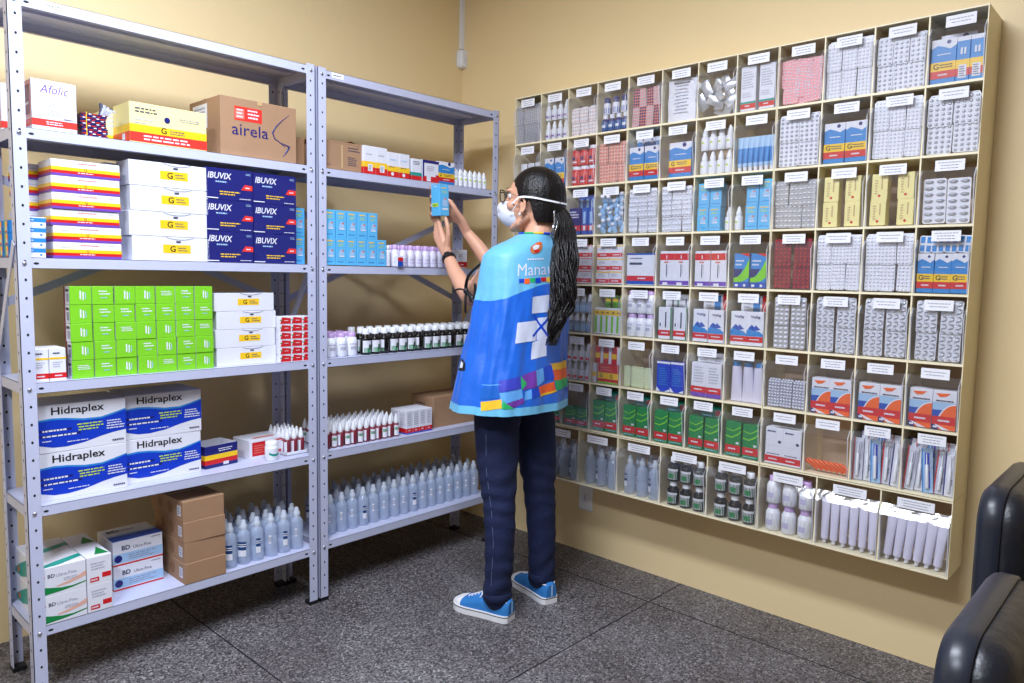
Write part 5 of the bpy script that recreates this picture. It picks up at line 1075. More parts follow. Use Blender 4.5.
def vag(r, c):
    for i in range(6): into(r, c, 'TVG', TVG, (i-2.5)*(0.148 if c == 8 else 0.156)-(0.045 if c == 8 else 0), 0.002, 0.006, 0.034, 'white cream tube standing on its cap', 'tube', POSN[6][i], side=0.08 if c == 8 else 0.0)
for cc_ in (7, 8): C(7, cc_, 'white cream tubes', vag)

HIDE = {(2, 0), (3, 0), (3, 1), (4, 0), (4, 1), (5, 0), (5, 1), (6, 0), (7, 0)}   # cells wholly behind the person
for r in range(8):
    for c in range(9 if r == 7 else 12):
        what, fn = CONT[(r, c)]; make_bin(r, c, what)
        if (r, c) in HIDE: continue
        fn(r, c)

# ---------------------------------------------------------------- person
person = empty('person', (-0.62, -1.0, 0))
tag(person, 'person in blue vest, jeans and white mask holding up a small blue box', 'person')
PO = Vector((-0.62, -1.0, 0))
def part(b, name, parent=None, world=True):
    """parts are modelled in world coordinates and hung on the person's Empty"""
    if world: b.v = [tuple(Vector(p)-PO) for p in b.v]
    return b.build(name, parent or person)
def fuse(b, name, parent, voxel, smooth=6, fac=0.5, matn=None):
    o = part(b, name+'_raw', None)
    KIDS[person.name].remove(o); o.parent = None
    m = o.modifiers.new('r', 'REMESH'); m.mode = 'VOXEL'; m.voxel_size = voxel; m.use_smooth_shade = True
    if smooth:
        s_ = o.modifiers.new('s', 'SMOOTH'); s_.iterations = smooth; s_.factor = fac
    dg = bpy.context.evaluated_depsgraph_get(); me = bpy.data.meshes.new_from_object(o.evaluated_get(dg))
    bpy.data.objects.remove(o)
    me.name = name; n = bpy.data.objects.new(name, me); COL.objects.link(n)
    me.materials.clear(); me.materials.append(MATS[matn]); 
    for p in me.polygons: p.material_index = 0; p.use_smooth = True
    n.parent = parent; KIDS.setdefault(parent.name, []).append(n); return n

HC = Vector((-0.553, -0.992, 1.528))
HF = Vector((-0.391, 0.920, 0)).normalized(); HL = Vector((-HF.y, HF.x, 0)); HU = Vector((0, 0, 1))
HR = Matrix((HF, HL, HU)).transposed()
def H(x, y, z): return HC + HR @ Vector((x, y, z))
HANDS = {
    'L_index': [(-0.629, -0.559, 1.417), (-0.603, -0.509, 1.504), (-0.617, -0.493, 1.564), (-0.638, -0.514, 1.576)],
    'L_middle': [(-0.630, -0.545, 1.406), (-0.605, -0.512, 1.468), (-0.619, -0.496, 1.528), (-0.640, -0.517, 1.541)],
    'L_ring': [(-0.633, -0.539, 1.398), (-0.607, -0.512, 1.452), (-0.621, -0.499, 1.491), (-0.642, -0.519, 1.505)],
    'L_little': [(-0.636, -0.542, 1.382), (-0.608, -0.513, 1.436), (-0.623, -0.501, 1.459), (-0.643, -0.522, 1.473)],
    'L_thumb': [(-0.634, -0.607, 1.345), (-0.642, -0.623, 1.388), (-0.645, -0.623, 1.418), (-0.645, -0.612, 1.448)],
    'R_index': [(-0.574, -0.597, 1.471), (-0.563, -0.559, 1.509), (-0.564, -0.526, 1.527), (-0.574, -0.507, 1.535)],
    'R_middle': [(-0.565, -0.593, 1.460), (-0.562, -0.555, 1.489), (-0.568, -0.525, 1.502), (-0.578, -0.506, 1.506)],
    'R_ring': [(-0.559, -0.594, 1.448), (-0.561, -0.559, 1.469), (-0.567, -0.530, 1.478), (-0.574, -0.514, 1.482)],
    'R_little': [(-0.553, -0.594, 1.437), (-0.553, -0.563, 1.450), (-0.559, -0.540, 1.458), (-0.567, -0.525, 1.458)],
    'R_thumb': [(-0.569, -0.627, 1.446), (-0.600, -0.626, 1.479), (-0.615, -0.622, 1.502), (-0.626, -0.612, 1.521)],
}
b = MB(); sk = 'skin'
# head
b.ell(HC, (0.096, 0.075, 0.090), sk, HR, 28, 18)
b.ell(H(0.030, 0, -0.060), (0.064, 0.060, 0.064), sk, HR)
b.ell(H(0.050, 0, -0.100), (0.042, 0.040, 0.036), sk, HR); b.ell(H(0.080, 0, -0.118), (0.016, 0.018, 0.016), sk, HR)
b.tube([H(0.085, 0, 0.012), H(0.104, 0, -0.018), H(0.116, 0, -0.040)], [0.010, 0.010, 0.013], sk, 10)
for s in (-1, 1):
    b.ell(H(0.112, s*0.011, -0.043), (0.009, 0.007, 0.007), sk, HR)
    b.ell(H(0.068, s*0.040, -0.040), (0.026, 0.024, 0.022), sk, HR); b.ell(H(0.085, s*0.030, 0.014), (0.014, 0.024, 0.008), sk, HR)
    b.tube([H(0.012, s*0.050, -0.085), H(0.045, s*0.045, -0.105), H(0.075, s*0.018, -0.118)], [0.013, 0.013, 0.012], sk, 10)
    # ear: rim, inner fold and lobe
    e0 = (0.020, s*0.080, -0.042); ring_ = []
    for k in range(9):
        a = radians(-70+k*32); ring_.append(H(e0[0]+0.014*cos(a)*(-1)+0.002, e0[1]+s*(0.006-0.004*cos(a)*(-1)*-1), e0[2]+0.026*sin(a)))
    b.tube(ring_, [0.005]*9, sk, 8); b.ell(H(0.021, s*0.076, -0.045), (0.012, 0.005, 0.022), sk, HR); b.ell(H(0.025, s*0.079, -0.068), (0.007, 0.005, 0.009), sk, HR)
b.ell(H(0.100, 0, -0.074), (0.010, 0.022, 0.006), sk, HR); b.ell(H(0.098, 0, -0.084), (0.010, 0.018, 0.006), sk, HR)
# neck, shoulders and trunk
b.tube([H(-0.012, 0, -0.05), H(-0.028, 0, -0.11), (-0.566, -1.02, 1.365), (-0.575, -1.01, 1.32)], [0.056, 0.053, 0.056, 0.075], sk, 18)
b.tube([(-0.725, -0.965, 1.265), (-0.66, -0.985, 1.29), (-0.575, -1.01, 1.325), (-0.49, -1.0, 1.295), (-0.44, -1.0, 1.27)], [0.030, 0.036, 0.048, 0.036, 0.030], sk, 16)
b.tube([(-0.585, -1.0, 1.26), (-0.60, -0.99, 1.18), (-0.625, -0.99, 1.0), (-0.64, -0.985, 0.88)], [0.095, 0.105, 0.095, 0.105], sk, 18, flat=1.0)
# arms
b.tube([(-0.715, -0.945, 1.250), (-0.702, -0.865, 1.195), (-0.676, -0.785, 1.152)], [0.044, 0.041, 0.036], sk, 16)
b.tube([(-0.676, -0.785, 1.152), (-0.662, -0.735, 1.187), (-0.646, -0.665, 1.245), (-0.631, -0.609, 1.306)], [0.035, 0.035, 0.029, 0.0225], sk, 16)
b.tube([(-0.44, -1.0, 1.285), (-0.455, -0.88, 1.25), (-0.481, -0.755, 1.217)], [0.043, 0.040, 0.035], sk, 16)
b.tube([(-0.481, -0.755, 1.217), (-0.495, -0.72, 1.27), (-0.518, -0.665, 1.345), (-0.537, -0.624, 1.397)], [0.035, 0.034, 0.028, 0.0215], sk, 16)
# hands
for side, wr in (('L', (-0.631, -0.609, 1.306)), ('R', (-0.537, -0.624, 1.397))):
    W_ = Vector(wr)
    for f, r in (('index', 0.0125), ('middle', 0.013), ('ring', 0.0125), ('little', 0.011)):
        p = [Vector(q) for q in HANDS['%s_%s' % (side, f)]]
        b.tube([W_, W_.lerp(p[0], 0.5), p[0]], [0.021, 0.0175, r*0.95], sk, 10)
        rr = r*0.72; b.tube([p[0], p[1], p[2], p[3]], [rr*1.1, rr*1.02, rr*0.95, rr*0.82], sk, 10)
    kn = [Vector(HANDS['%s_%s' % (side, f)][0]) for f in ('index', 'middle', 'ring', 'little')]
    b.tube([q.lerp(W_, 0.12) for q in kn], 0.0125, sk, 10); b.tube([q.lerp(W_, 0.45) for q in kn], 0.0145, sk, 10)
    p = [Vector(q) for q in HANDS[side+'_thumb']]
    b.tube([W_.lerp(p[0], 0.25), p[0], p[1], p[2], p[3]], [0.017, 0.0145, 0.0105, 0.0095, 0.0082], sk, 10)
fuse(b, 'body', person, 0.0032, 4, 0.5, 'skin')
for side in 'LR':
    for f in ('index', 'middle', 'ring', 'little', 'thumb'):
        p = [Vector(q) for q in HANDS['%s_%s' % (side, f)]]; t_ = (p[3]-p[2]).normalized()
        b = MB(); nrm = Vector((0.3, 1, 0)) if f != 'thumb' else Vector((-0.6, -0.8, 0))
        nrm = (nrm-t_*nrm.dot(t_)).normalized(); s_ = t_.cross(nrm)
        R_ = Matrix((s_, nrm, t_)).transposed()
        b.ell(p[3]+nrm*0.0055+t_*0.003, (0.0046, 0.0016, 0.006), 'nail', R_, 10, 6); part(b, 'fingernail')
for s in (-1, 1):
    b = MB(); b.ell(H(0.079, s*0.031, -0.004), (0.0125, 0.0125, 0.0125), 'white', HR, 14, 9); e = part(b, 'eye')
    b = MB(); b.ell(H(0.0885, s*0.031, -0.004), (0.0035, 0.0055, 0.0055), 'black', HR, 10, 6); part(b, 'iris', e)
    b = MB(); b.tube([H(0.094, s*0.014, 0.020), H(0.096, s*0.030, 0.024), H(0.088, s*0.046, 0.019)], [0.002, 0.0028, 0.0014], 'hair', 6); part(b, 'eyebrow')
b = MB(); b.ell(H(0.027, 0.086, -0.075), (0.005, 0.004, 0.005), 'white', HR, 10, 6); part(b, 'earring')

# hair: a cap swept from the parting down to the hairline, then the ponytail
def hair_cap():
    b = MB(); rows = []; NA = 72
    def zbot(a):                     # lower edge by angle from the face direction
        a = abs(a)
        pts = [(0, 0.052), (35, 0.045), (55, 0.020), (66, -0.025), (74, -0.034), (84, -0.020), (89, -0.032), (94, -0.085), (101, -0.122), (140, -0.137), (180, -0.138)]
        for p, q in zip(pts, pts[1:]):
            if a <= q[0]: t = (a-p[0])/(q[0]-p[0]); t = t*t*(3-2*t); return p[1]+(q[1]-p[1])*t
    NZ = 26
    for k in range(NZ+3):
        row = []
        for i in range(NA):
            ad = -180+360*i/NA; a = radians(ad); zb = zbot(ad); zt = 0.101
            kk = min(k, NZ); t = kk/NZ
            # angle sweep from the crown to the hairline
            ph = math.acos(max(-1, min(1, 1.0)))+t*math.acos(max(-0.98, min(0.98, zb/0.103)))
            z = 0.103*cos(ph)
            s = sin(ph) if z > 0 else math.sqrt(max(0.0, 1-(z/0.215)**2))
            g = 1+0.012*sin(26*a)+0.008*sin(41*a+3*t*4)
            if t < 0.25: g = 1+(g-1)*t*4
            rx = 0.106 if cos(a) < 0 else 0.100
            off = -0.01 if z > 0 else -0.01-0.16*(-z)*(1 if cos(a) < 0.2 else 0)*0.35
            inn = 1.0 - (0.05 if k == NZ+1 else 0) - (0.16 if k == NZ+2 else 0)
            row.append(H(off+rx*s*cos(a)*g*inn, 0.0855*s*sin(a)*g*inn, z-(0.003 if k > NZ else 0)))
        rows.append(row)
    b.grid(rows, 'hair', True); return b
hair = part(hair_cap(), 'hair')
PT = [(-0.525, -1.085, 1.478), (-0.545, -1.128, 1.415), (-0.590, -1.166, 1.33), (-0.612, -1.186, 1.222), (-0.625, -1.191, 1.137), (-0.648, -1.186, 1.068), (-0.667, -1.182, 0.998)]
def spline(P, n):
    P = [Vector(p) for p in P]; out = []
    for i in range(len(P)-1):
        p0 = P[max(i-1, 0)]; p1 = P[i]; p2 = P[i+1]; p3 = P[min(i+2, len(P)-1)]
        for k in range(n):
            t = k/n; out.append(0.5*((2*p1)+(-p0+p2)*t+(2*p0-5*p1+4*p2-p3)*t*t+(-p0+3*p1-3*p2+p3)*t**3))
    out.append(P[-1]); return out
random.seed(3)
b = MB(); base = spline(PT, 8); NB = len(base)
ax = Vector((0.682, -0.731, 0)); ay = Vector((0.731, 0.682, 0))
for k in range(150):
    a = random.uniform(0, 2*pi); rr = math.sqrt(random.random()); ph = random.choice((0, 1.1, 2.3, 3.6))+random.uniform(-0.5, 0.5); fr = random.uniform(0.34, 0.46); L = NB if random.random() < 0.4 else int(NB*random.uniform(0.72, 0.98)); am = random.uniform(0.006, 0.013)
    pts = []; rad = []
    for i in range(L):
        t = i/(NB-1); te = i/(L-1); wd = 0.017+0.023*math.sin(pi*min(1, t*1.1))**0.7
        wv = am*min(1, t*2.5)
        off = ax*(wd*rr*cos(a)*(1-0.55*max(0, te-0.75)*4*0.6)+wv*sin(fr*i+ph)) + ay*(wd*0.55*rr*sin(a)+wv*0.6*cos(fr*i*1.3+ph))
        pts.append(base[i]+off); rad.append(0.0044*(1 if te < 0.75 else max(0.12, 1-(te-0.75)*3.6)))
    b.tube(pts, rad, 'hair', 5, caps=False)
for k in range(5):       # loose curls
    P = [(-0.625+0.006*k, -1.188, 1.15), (-0.650-0.006*k, -1.196, 1.10), (-0.672-0.005*k, -1.192, 1.05), (-0.660-0.004*k, -1.190, 1.02+0.006*k)]
    q = spline(P, 6); b.tube(q, [0.0022]*(len(q)-3)+[0.0016, 0.001, 0.0006], 'hair', 5)
part(b, 'ponytail', hair)
b = MB()
q = spline([(-0.637, -1.142, 1.372), (-0.640, -1.150, 1.392), (-0.632, -1.152, 1.415), (-0.612, -1.135, 1.440), (-0.603, -1.128, 1.462)], 5)
q = [p+Vector((0.012, 0.01, 0)) for p in q]
b.tube(q, 0.0028, 'chrome', 8); b.tube([p+Vector((0.010, -0.006, -0.004)) for p in q[:14]], 0.0022, 'chrome', 8)
for k in range(0, 18, 3): b.tube([q[k], q[k]+Vector((0.014, 0.0, -0.012))], 0.0018, 'chrome', 6)
part(b, 'hair_clip', hair)
# mask, straps, glasses
b = MB(); rows = []
for k in range(13):
    t = k/12; ph = t*pi/2; row = []
    for i in range(28):
        a = 2*pi*i/28; ry = 0.052*(1-0.12*max(0, sin(a))); rz_ = 0.050 if sin(a) > 0 else 0.058
        fx = 0.064+0.078*sin(ph)*(1-0.0*cos(a))
        cz = -0.070 + 0.008*sin(ph)
        s_ = cos(ph)**0.75 if ph < pi/2-1e-3 else 0.0
        lean = 0.016*sin(a)*cos(ph) - 0.004*cos(2*a)
        row.append(H(fx+lean-0.020*abs(cos(a))*cos(ph), ry*s_*cos(a), cz+rz_*s_*sin(a)))
    rows.append(row)
b.grid(rows, 'mask', True); mask = part(b, 'face_mask')
b = MB(); b.tube([H(0.118, 0.024, -0.026), H(0.128, 0.0, -0.026), H(0.118, -0.024, -0.026)], 0.0022, 'chrome', 6); part(b, 'nose_clip', mask)
def band(P, wd, name, closed=False):
    pts = spline(P, 6); rows = [[], []]; b = MB()
    for i, p in enumerate(pts):
        rows[0].append(p+HU*wd/2); rows[1].append(p-HU*wd/2)
    cen = H(-0.01, 0, -0.03); o1 = [[q+(q-cen).normalized()*0.0012 for q in r] for r in rows]
    b.grid([o1[0], o1[1]], 'elastic'); b.grid([rows[1], rows[0]], 'elastic'); b.grid([rows[0], o1[0]], 'elastic'); b.grid([o1[1], rows[1]], 'elastic')
    return part(b, name, mask)
for s in (1, -1):
    band([H(0.078, s*0.048, -0.043), H(0.055, s*0.072, -0.031), H(0.025, s*0.0895, -0.016), H(-0.02, s*0.0945, -0.018), H(-0.065, s*0.078, -0.026), H(-0.100, s*0.045, -0.032), H(-0.1225, 0, -0.035)], 0.0062, 'elastic_strap')
    band([H(0.076, s*0.050, -0.075), H(0.055, s*0.071, -0.055), H(0.036, s*0.080, -0.034), H(0.022, s*0.088, -0.019)], 0.0035, 'elastic_strap')
gl = None
b = MB()
for s in (-1, 1):
    c0 = (0.116, s*0.033, -0.004); P = []
    for k in range(17):
        a = 2*pi*k/16; e = 0.6; P.append(H(c0[0]-abs(s*0.026*math.copysign(abs(cos(a))**e, cos(a))+s*0.0)*0.10, c0[1]+0.026*math.copysign(abs(cos(a))**e, cos(a)), c0[2]+0.021*math.copysign(abs(sin(a))**e, sin(a))))
    b.tube(P, 0.0021, 'black', 6, caps=False)
    b.tube([H(0.113, s*0.058, 0.006), H(0.100, s*0.070, 0.004), H(0.070, s*0.078, 0.0)], [0.0022, 0.002, 0.0014], 'black', 6)
    b.tube([H(0.070, s*0.078, 0.0), H(0.035, s*0.084, -0.012), H(0.012, s*0.086, -0.02)], 0.0011, 'chrome', 6)
b.tube([H(0.116, -0.008, 0.004), H(0.120, 0, 0.006), H(0.116, 0.008, 0.004)], 0.0018, 'black', 6)
gl = part(b, 'glasses')
for s in (-1, 1):
    b = MB(); b.ell(H(0.1155, s*0.033, -0.004), (0.0008, 0.0245, 0.0195), 'lens', HR, 18, 10); part(b, 'lens', gl)

# watch
b = MB(); wc = Vector((-0.634, -0.618, 1.297)); wt = (Vector((-0.631, -0.609, 1.306))-Vector((-0.646, -0.665, 1.245))).normalized()
qa = wt.cross(Vector((0, 0, 1))).normalized(); qb = wt.cross(qa)
rows = []
for dz, r in ((-0.0095, 0.0252), (-0.0095, 0.0275), (-0.006, 0.0287), (0.006, 0.0280), (0.0095, 0.0265), (0.0095, 0.0240)):
    rows.append([wc+wt*dz+qa*(r*cos(2*pi*k/24))+qb*(r*sin(2*pi*k/24)) for k in range(24)])
b.grid(rows, 'watch', True); wa = part(b, 'smart_band')
b = MB(); cc0 = wc+qa*(-0.4*0.028)+qb*0.027*0
vd = (Vector((-2.6, -2.8, 1.25))-wc); vd = (vd-wt*vd.dot(wt)).normalized(); vs = wt.cross(vd)
rot_ = Matrix((vs, vd, wt)).transposed()
for (x0, x1, y0, y1, z0, z1) in ((-0.011, 0.011, 0.024, 0.0325, -0.010, 0.010),):
    P = [wc+rot_ @ Vector(p) for p in ((x0, y0, z0), (x1, y0, z0), (x1, y0, z1), (x0, y0, z1), (x0*0.9, y1, z0*0.9), (x1*0.9, y1, z0*0.9), (x1*0.9, y1, z1*0.9), (x0*0.9, y1, z1*0.9))]
    for q in ((4, 5, 6, 7), (0, 1, 5, 4), (1, 2, 6, 5), (2, 3, 7, 6), (3, 0, 4, 7)): b.face([P[i] for i in q], 'watch')
part(b, 'watch_face', wa)

# vest
VR = [(.762, -.660, -.990, .232, .170), (.86, -.650, -.989, .222, .162), (.965, -.637, -.988, .208, .150), (1.08, -.620, -.990, .198, .140), (1.18, -.605, -.993, .192, .130), (1.26, -.598, -.992, .188, .120), (1.305, -.594, -.992, .180, .112), (1.335, -.586, -1.0, .155, .098), (1.365, -.572, -1.012, .098, .075), (1.385, -.562, -1.022, .072, .064)]
def vring(z):
    for p, q in zip(VR, VR[1:]):
        if z <= q[0]:
            t = max(0, (z-p[0])/(q[0]-p[0])); return [p[i]+(q[i]-p[i])*t for i in range(1, 5)]
    return VR[-1][1:]
def VS(thd, z, off=0.0):
    th = radians(thd); cx, cy, rx, ry = vring(z); c, s = cos(th), sin(th); e = .86
    fold = 1.0 + min(1, max(0, (1.30-z)/0.2))*(0.014*sin(7*th+6*z)+0.013*sin(13*th-9*z+1.0)+0.009*sin(21*th+16*z)+0.005*sin(37*th-22*z)) + 0.008*sin(5*th+40*z)*max(0, min(1, (z-0.8)*3))*max(0, min(1, (1.25-z)*4))
    # cloth swings out in front of the left side towards the hem
    d = math.exp(-((((thd % 360)-158)/16.0)**2)); fold += 0.035*d*max(0, min(1, (1.02-z)/0.2))
    d2 = math.exp(-((((thd % 360)-190)/9.0)**2)); fold -= 0.05*d2*max(0, min(1, (1.12-z)/0.15))
    return Vector((cx+(rx*fold+off)*math.copysign(abs(c)**e, c), cy+(ry*fold+off)*math.copysign(abs(s)**e, s), z))
def vest_mat():
    m = mat('vest_cloth', (20, 104, 214), 0.46, bump=0.7, bscale=9); nt = m.node_tree; bs = nt.nodes['Principled BSDF']
    bs.inputs['Sheen Weight'].default_value = 0.15
    tc = nt.nodes.new('ShaderNodeTexCoord'); sp = nt.nodes.new('ShaderNodeSeparateXYZ'); nt.links.new(tc.outputs['Object'], sp.inputs[0])
    def mth(op, a, b_=None):
        n = nt.nodes.new('ShaderNodeMath'); n.operation = op
        for i, v in enumerate((a, b_)):
            if v is None: continue
            if isinstance(v, (int, float)): n.inputs[i].default_value = v
            else: nt.links.new(v, n.inputs[i])
        return n.outputs[0]
    # yoke edge dips towards the arm: object x is measured from the person's centre
    dx = mth('MAXIMUM', mth('SUBTRACT', 0.0, sp.outputs['X']), 0.0)
    zb = mth('SUBTRACT', 1.208, mth('MULTIPLY', mth('POWER', dx, 1.5), 0.8))
    yoke = mth('GREATER_THAN', sp.outputs['Z'], zb); hem = mth('LESS_THAN', sp.outputs['Z'], 0.789)
    k = mth('MAXIMUM', yoke, hem)
    mx = nt.nodes.new('ShaderNodeMix'); mx.data_type = 'RGBA'
    mx.inputs[6].default_value = (*lin((6/255, 96/255, 206/255)), 1); mx.inputs[7].default_value = (*lin((104/255, 182/255, 222/255)), 1)
    nt.links.new(k, mx.inputs[0]); nt.links.new(mx.outputs[2], bs.inputs['Base Color'])
vest_mat()
b = MB(); rows = []; zs = [0.762+i*(1.385-0.762)/90 for i in range(91)]
for z in zs: rows.append([VS(t*2.5, z) for t in range(144)])
b.grid(rows, 'vest_cloth', True)
inn = [[VS(t*2.5, z, -0.003) for t in range(144)] for z in (0.762, 0.80, 0.86)]
b.grid([rows[0]]+[inn[0]], 'vest_cloth', True); b.grid(inn[::1], 'vest_cloth', True)
vest = part(b, 'vest')
def decal(name, corners, m, n=8, lift=0.0012):
    b = MB(); c = corners if len(corners) == 4 else [corners[0], corners[1], corners[2], corners[0]]; rows = []
    for j in range(n+1):
        v = j/n; row = []
        for i in range(n+1):
            u = i/n; a = (1-u)*(1-v); bb = u*(1-v); cc_ = u*v; d = (1-u)*v
            row.append(VS(*[a*c[0][k]+bb*c[1][k]+cc_*c[2][k]+d*c[3][k] for k in (0, 1)], lift))
        rows.append(row)
    b.grid(rows[::-1], m); return part(b, name, vest)
mat('dec_white', (214, 220, 242), 0.45); mat('dec_indigo', (58, 66, 186), 0.4); mat('dec_pale', (96, 164, 232), 0.4); mat('dec_yellow', (240, 190, 40), 0.45)
mat('dec_purple', (112, 54, 158), 0.4); mat('dec_green', (34, 176, 96), 0.45); mat('dec_orange', (240, 96, 34), 0.45); mat('dec_royal', (20, 70, 200), 0.4); mat('dec_teal', (16, 96, 190), 0.4)
decal('cross_print', [(-112, 1.105), (-92, 1.11), (-92, 1.17), (-113, 1.162)], 'dec_white')
decal('cross_print', [(-129, 1.005), (-104, 1.012), (-103, 1.082), (-129, 1.075)], 'dec_white')
decal('cross_print', [(-103, 1.014), (-76, 1.022), (-72, 1.098), (-104, 1.09)], 'dec_white')
decal('cross_print', [(-108, 0.948), (-91, 0.958), (-93, 1.022), (-108, 1.006)], 'dec_white')
for cs in ([(-110, 1.10), (-109, 1.105), (-88, 1.02), (-90, 1.015)], [(-109, 1.03), (-107, 1.025), (-86, 1.105), (-88, 1.11)]): decal('cross_line', cs, 'dec_royal', lift=0.002)
BL = [('dec_teal', [(-164, .815), (-139, .824), (-141, .860), (-166, .853)]), ('dec_yellow', [(-161, .778), (-137, .790), (-138, .820), (-163, .808)]), ('dec_indigo', [(-142, .842), (-117, .854), (-119, .895), (-144, .880)]),
      ('dec_pale', [(-139, .802), (-115, .820), (-117, .852), (-142, .840)]), ('dec_green', [(-137, .788), (-124, .788), (-137, .818)]), ('dec_purple', [(-124, .790), (-113, .806), (-115, .822), (-134, .806)]),
      ('dec_green', [(-117, .848), (-110, .868), (-119, .894)]), ('dec_purple', [(-115, .847), (-100, .854), (-102, .912), (-117, .896)]), ('dec_pale', [(-100, .856), (-92, .872), (-94, .917), (-102, .910)]),
      ('dec_royal', [(-92, .872), (-82, .876), (-86, .927), (-94, .917)]), ('dec_pale', [(-113, .812), (-105, .816), (-106, .848), (-113, .840)]), ('dec_royal', [(-105, .814), (-96, .824), (-98, .852), (-106, .848)]),
      ('dec_orange', [(-96, .826), (-81, .834), (-83, .866), (-99, .852)]), ('dec_yellow', [(-96, .818), (-79, .830), (-81, .836), (-96, .828)]), ('dec_yellow', [(-86, .905), (-50, .902), (-50, .930), (-88, .928)]),
      ('dec_orange', [(-83, .868), (-50, .866), (-50, .902), (-86, .906)]), ('dec_green', [(-80, .832), (-50, .834), (-50, .866), (-82, .868)]), ('dec_indigo', [(-56, .815), (-46, .82), (-46, .86), (-54, .85)])]
for m_, cs in BL: decal('colour_block', cs, m_)
decal('pale_line', [(-166, .862), (-141, .866), (-141, .870), (-166, .865)], 'dec_pale')
for k, m_ in enumerate(('dec_royal', 'dec_orange', 'dec_green', 'dec_royal', 'red', 'dec_yellow', 'dec_green')):
    a0 = -132+k*7.4; decal('colour_block', [(a0, 1.209+0.0016*k-(0.004 if k % 2 else 0)), (a0+7, 1.2105+0.0016*k-(0.004 if k % 2 else 0)), (a0+7, 1.2245+0.0016*k), (a0, 1.223+0.0016*k)], m_, 4)
vs, fs, tw, th_ = text_tris('Manaus', 0.0)
b = MB(); kx = 56.0/tw; kz = 0.042/th_
b.v = [tuple(VS(-134+x*kx, 1.232+y*kz+0.011*(x/tw), 0.0016)) for x, y in vs]
for q in fs: b.f.append(q); b.m.append(b.mi('dec_white')); b.smooth.append(False)
part(b, 'lettering', vest)
for k in range(7): decal('small_print', [(-121+k*3.4, 1.288+0.0006*k), (-118.6+k*3.4, 1.288+0.0006*k), (-118.6+k*3.4, 1.294+0.0006*k), (-121+k*3.4, 1.294+0.0006*k)], 'dec_white', 2)
mat('crest_brown', (190, 110, 70), 0.5)
def oval(name, a0, z0, ra, rz_, m, lift):
    b = MB(); c = VS(a0, z0, lift); P = [VS(a0+ra*cos(radians(k*20)), z0+rz_*sin(radians(k*20)), lift) for k in range(18)]
    for k in range(18): b.face([c, P[k], P[(k+1) % 18]], m)
    return part(b, name, vest)
oval('crest', -112, 1.333, 9.5, 0.022, 'crest_brown', 0.0016); oval('crest', -113, 1.335, 5.0, 0.010, 'dec_white', 0.0026); oval('crest', -113, 1.347, 4, 0.005, 'orange', 0.0032); oval('crest', -110, 1.322, 4, 0.005, 'red', 0.0032)
b = MB()
for k in range(36):
    P = [VS(k*10+j*5, 1.384, 0.0005) for j in range(3)]; b.tube([p+Vector((0, 0, 0.001)) for p in P], 0.0042, ('dec_green', 'dec_yellow', 'dec_royal')[(k//3) % 3], 6, caps=False)
part(b, 'collar_trim', vest)
# black ties at the left armhole, and the side pocket
b = MB()
def rib(P, w_=0.0075): b.tube(spline(P, 5), w_, 'black', 6, flat=0.7)
rib([(-0.762, -0.925, 1.272), (-0.775, -0.885, 1.236), (-0.765, -0.858, 1.200), (-0.757, -0.850, 1.178)])
rib([(-0.757, -0.850, 1.178), (-0.766, -0.880, 1.16), (-0.772, -0.905, 1.142)], 0.009)
rib([(-0.757, -0.850, 1.178), (-0.765, -0.82, 1.182), (-0.768, -0.795, 1.174)], 0.005)
rib([(-0.757, -0.850, 1.178), (-0.762, -0.852, 1.14), (-0.758, -0.848, 1.100)], 0.0055)
rib([(-0.772, -0.905, 1.142), (-0.775, -0.915, 1.17), (-0.778, -0.918, 1.20)], 0.006)
b.ell((-0.760, -0.852, 1.176), (0.010, 0.010, 0.012), 'black'); b.ell((-0.770, -0.893, 1.150), (0.010, 0.012, 0.014), 'black')
part(b, 'tie_ribbons', vest)
decal('pocket_trim', [(-205, 0.900), (-186, 0.905), (-188, 0.932), (-205, 0.942)], 'black', 6, 0.0015); decal('pocket_paper', [(-202, 0.910), (-190, 0.913), (-191, 0.926), (-202, 0.934)], 'white', 6, 0.003)

# jeans
b = MB(); dn = 'denim'
b.ell((-0.638, -0.985, 0.86), (0.158, 0.118, 0.13), dn, None, 24, 14)
b.ell((-0.70, -1.035, 0.84), (0.082, 0.075, 0.085), dn); b.ell((-0.58, -1.04, 0.84), (0.082, 0.075, 0.085), dn)
b.tube([(-0.705, -0.975, 0.83), (-0.722, -0.982, 0.68), (-0.732, -0.998, 0.55), (-0.737, -1.012, 0.45), (-0.739, -1.022, 0.34), (-0.741, -1.022, 0.20), (-0.741, -1.016, 0.075)], [0.090, 0.082, 0.074, 0.061, 0.056, 0.052, 0.050], dn, 20)
b.tube([(-0.56, -0.985, 0.83), (-0.535, -0.995, 0.68), (-0.527, -1.008, 0.55), (-0.525, -1.018, 0.45), (-0.518, -1.024, 0.34), (-0.508, -1.026, 0.20), (-0.503, -1.022, 0.080)], [0.090, 0.081, 0.073, 0.061, 0.057, 0.053, 0.049], dn, 20)
def wrinkle(o, amp):
    for v in o.data.vertices:
        p = v.co; n = v.normal
        a = math.atan2(p.y, p.x)
        k = 0.6*math.sin(p.z*95+3.2*math.sin(p.x*21+p.z*9)+p.y*30)+0.4*math.sin(p.z*52-p.x*40+p.y*26+1.3)
        env = 0.25+0.8*math.exp(-((p.z-0.46)/0.09)**2)+1.1*math.exp(-((p.z-0.14)/0.08)**2)+0.4*math.exp(-((p.z-0.74)/0.06)**2)
        v.co = p + n*(amp*k*env)
    o.data.update()
jeans = fuse(b, 'jeans', person, 0.006, 5, 0.5, 'denim'); wrinkle(jeans, 0.0036)
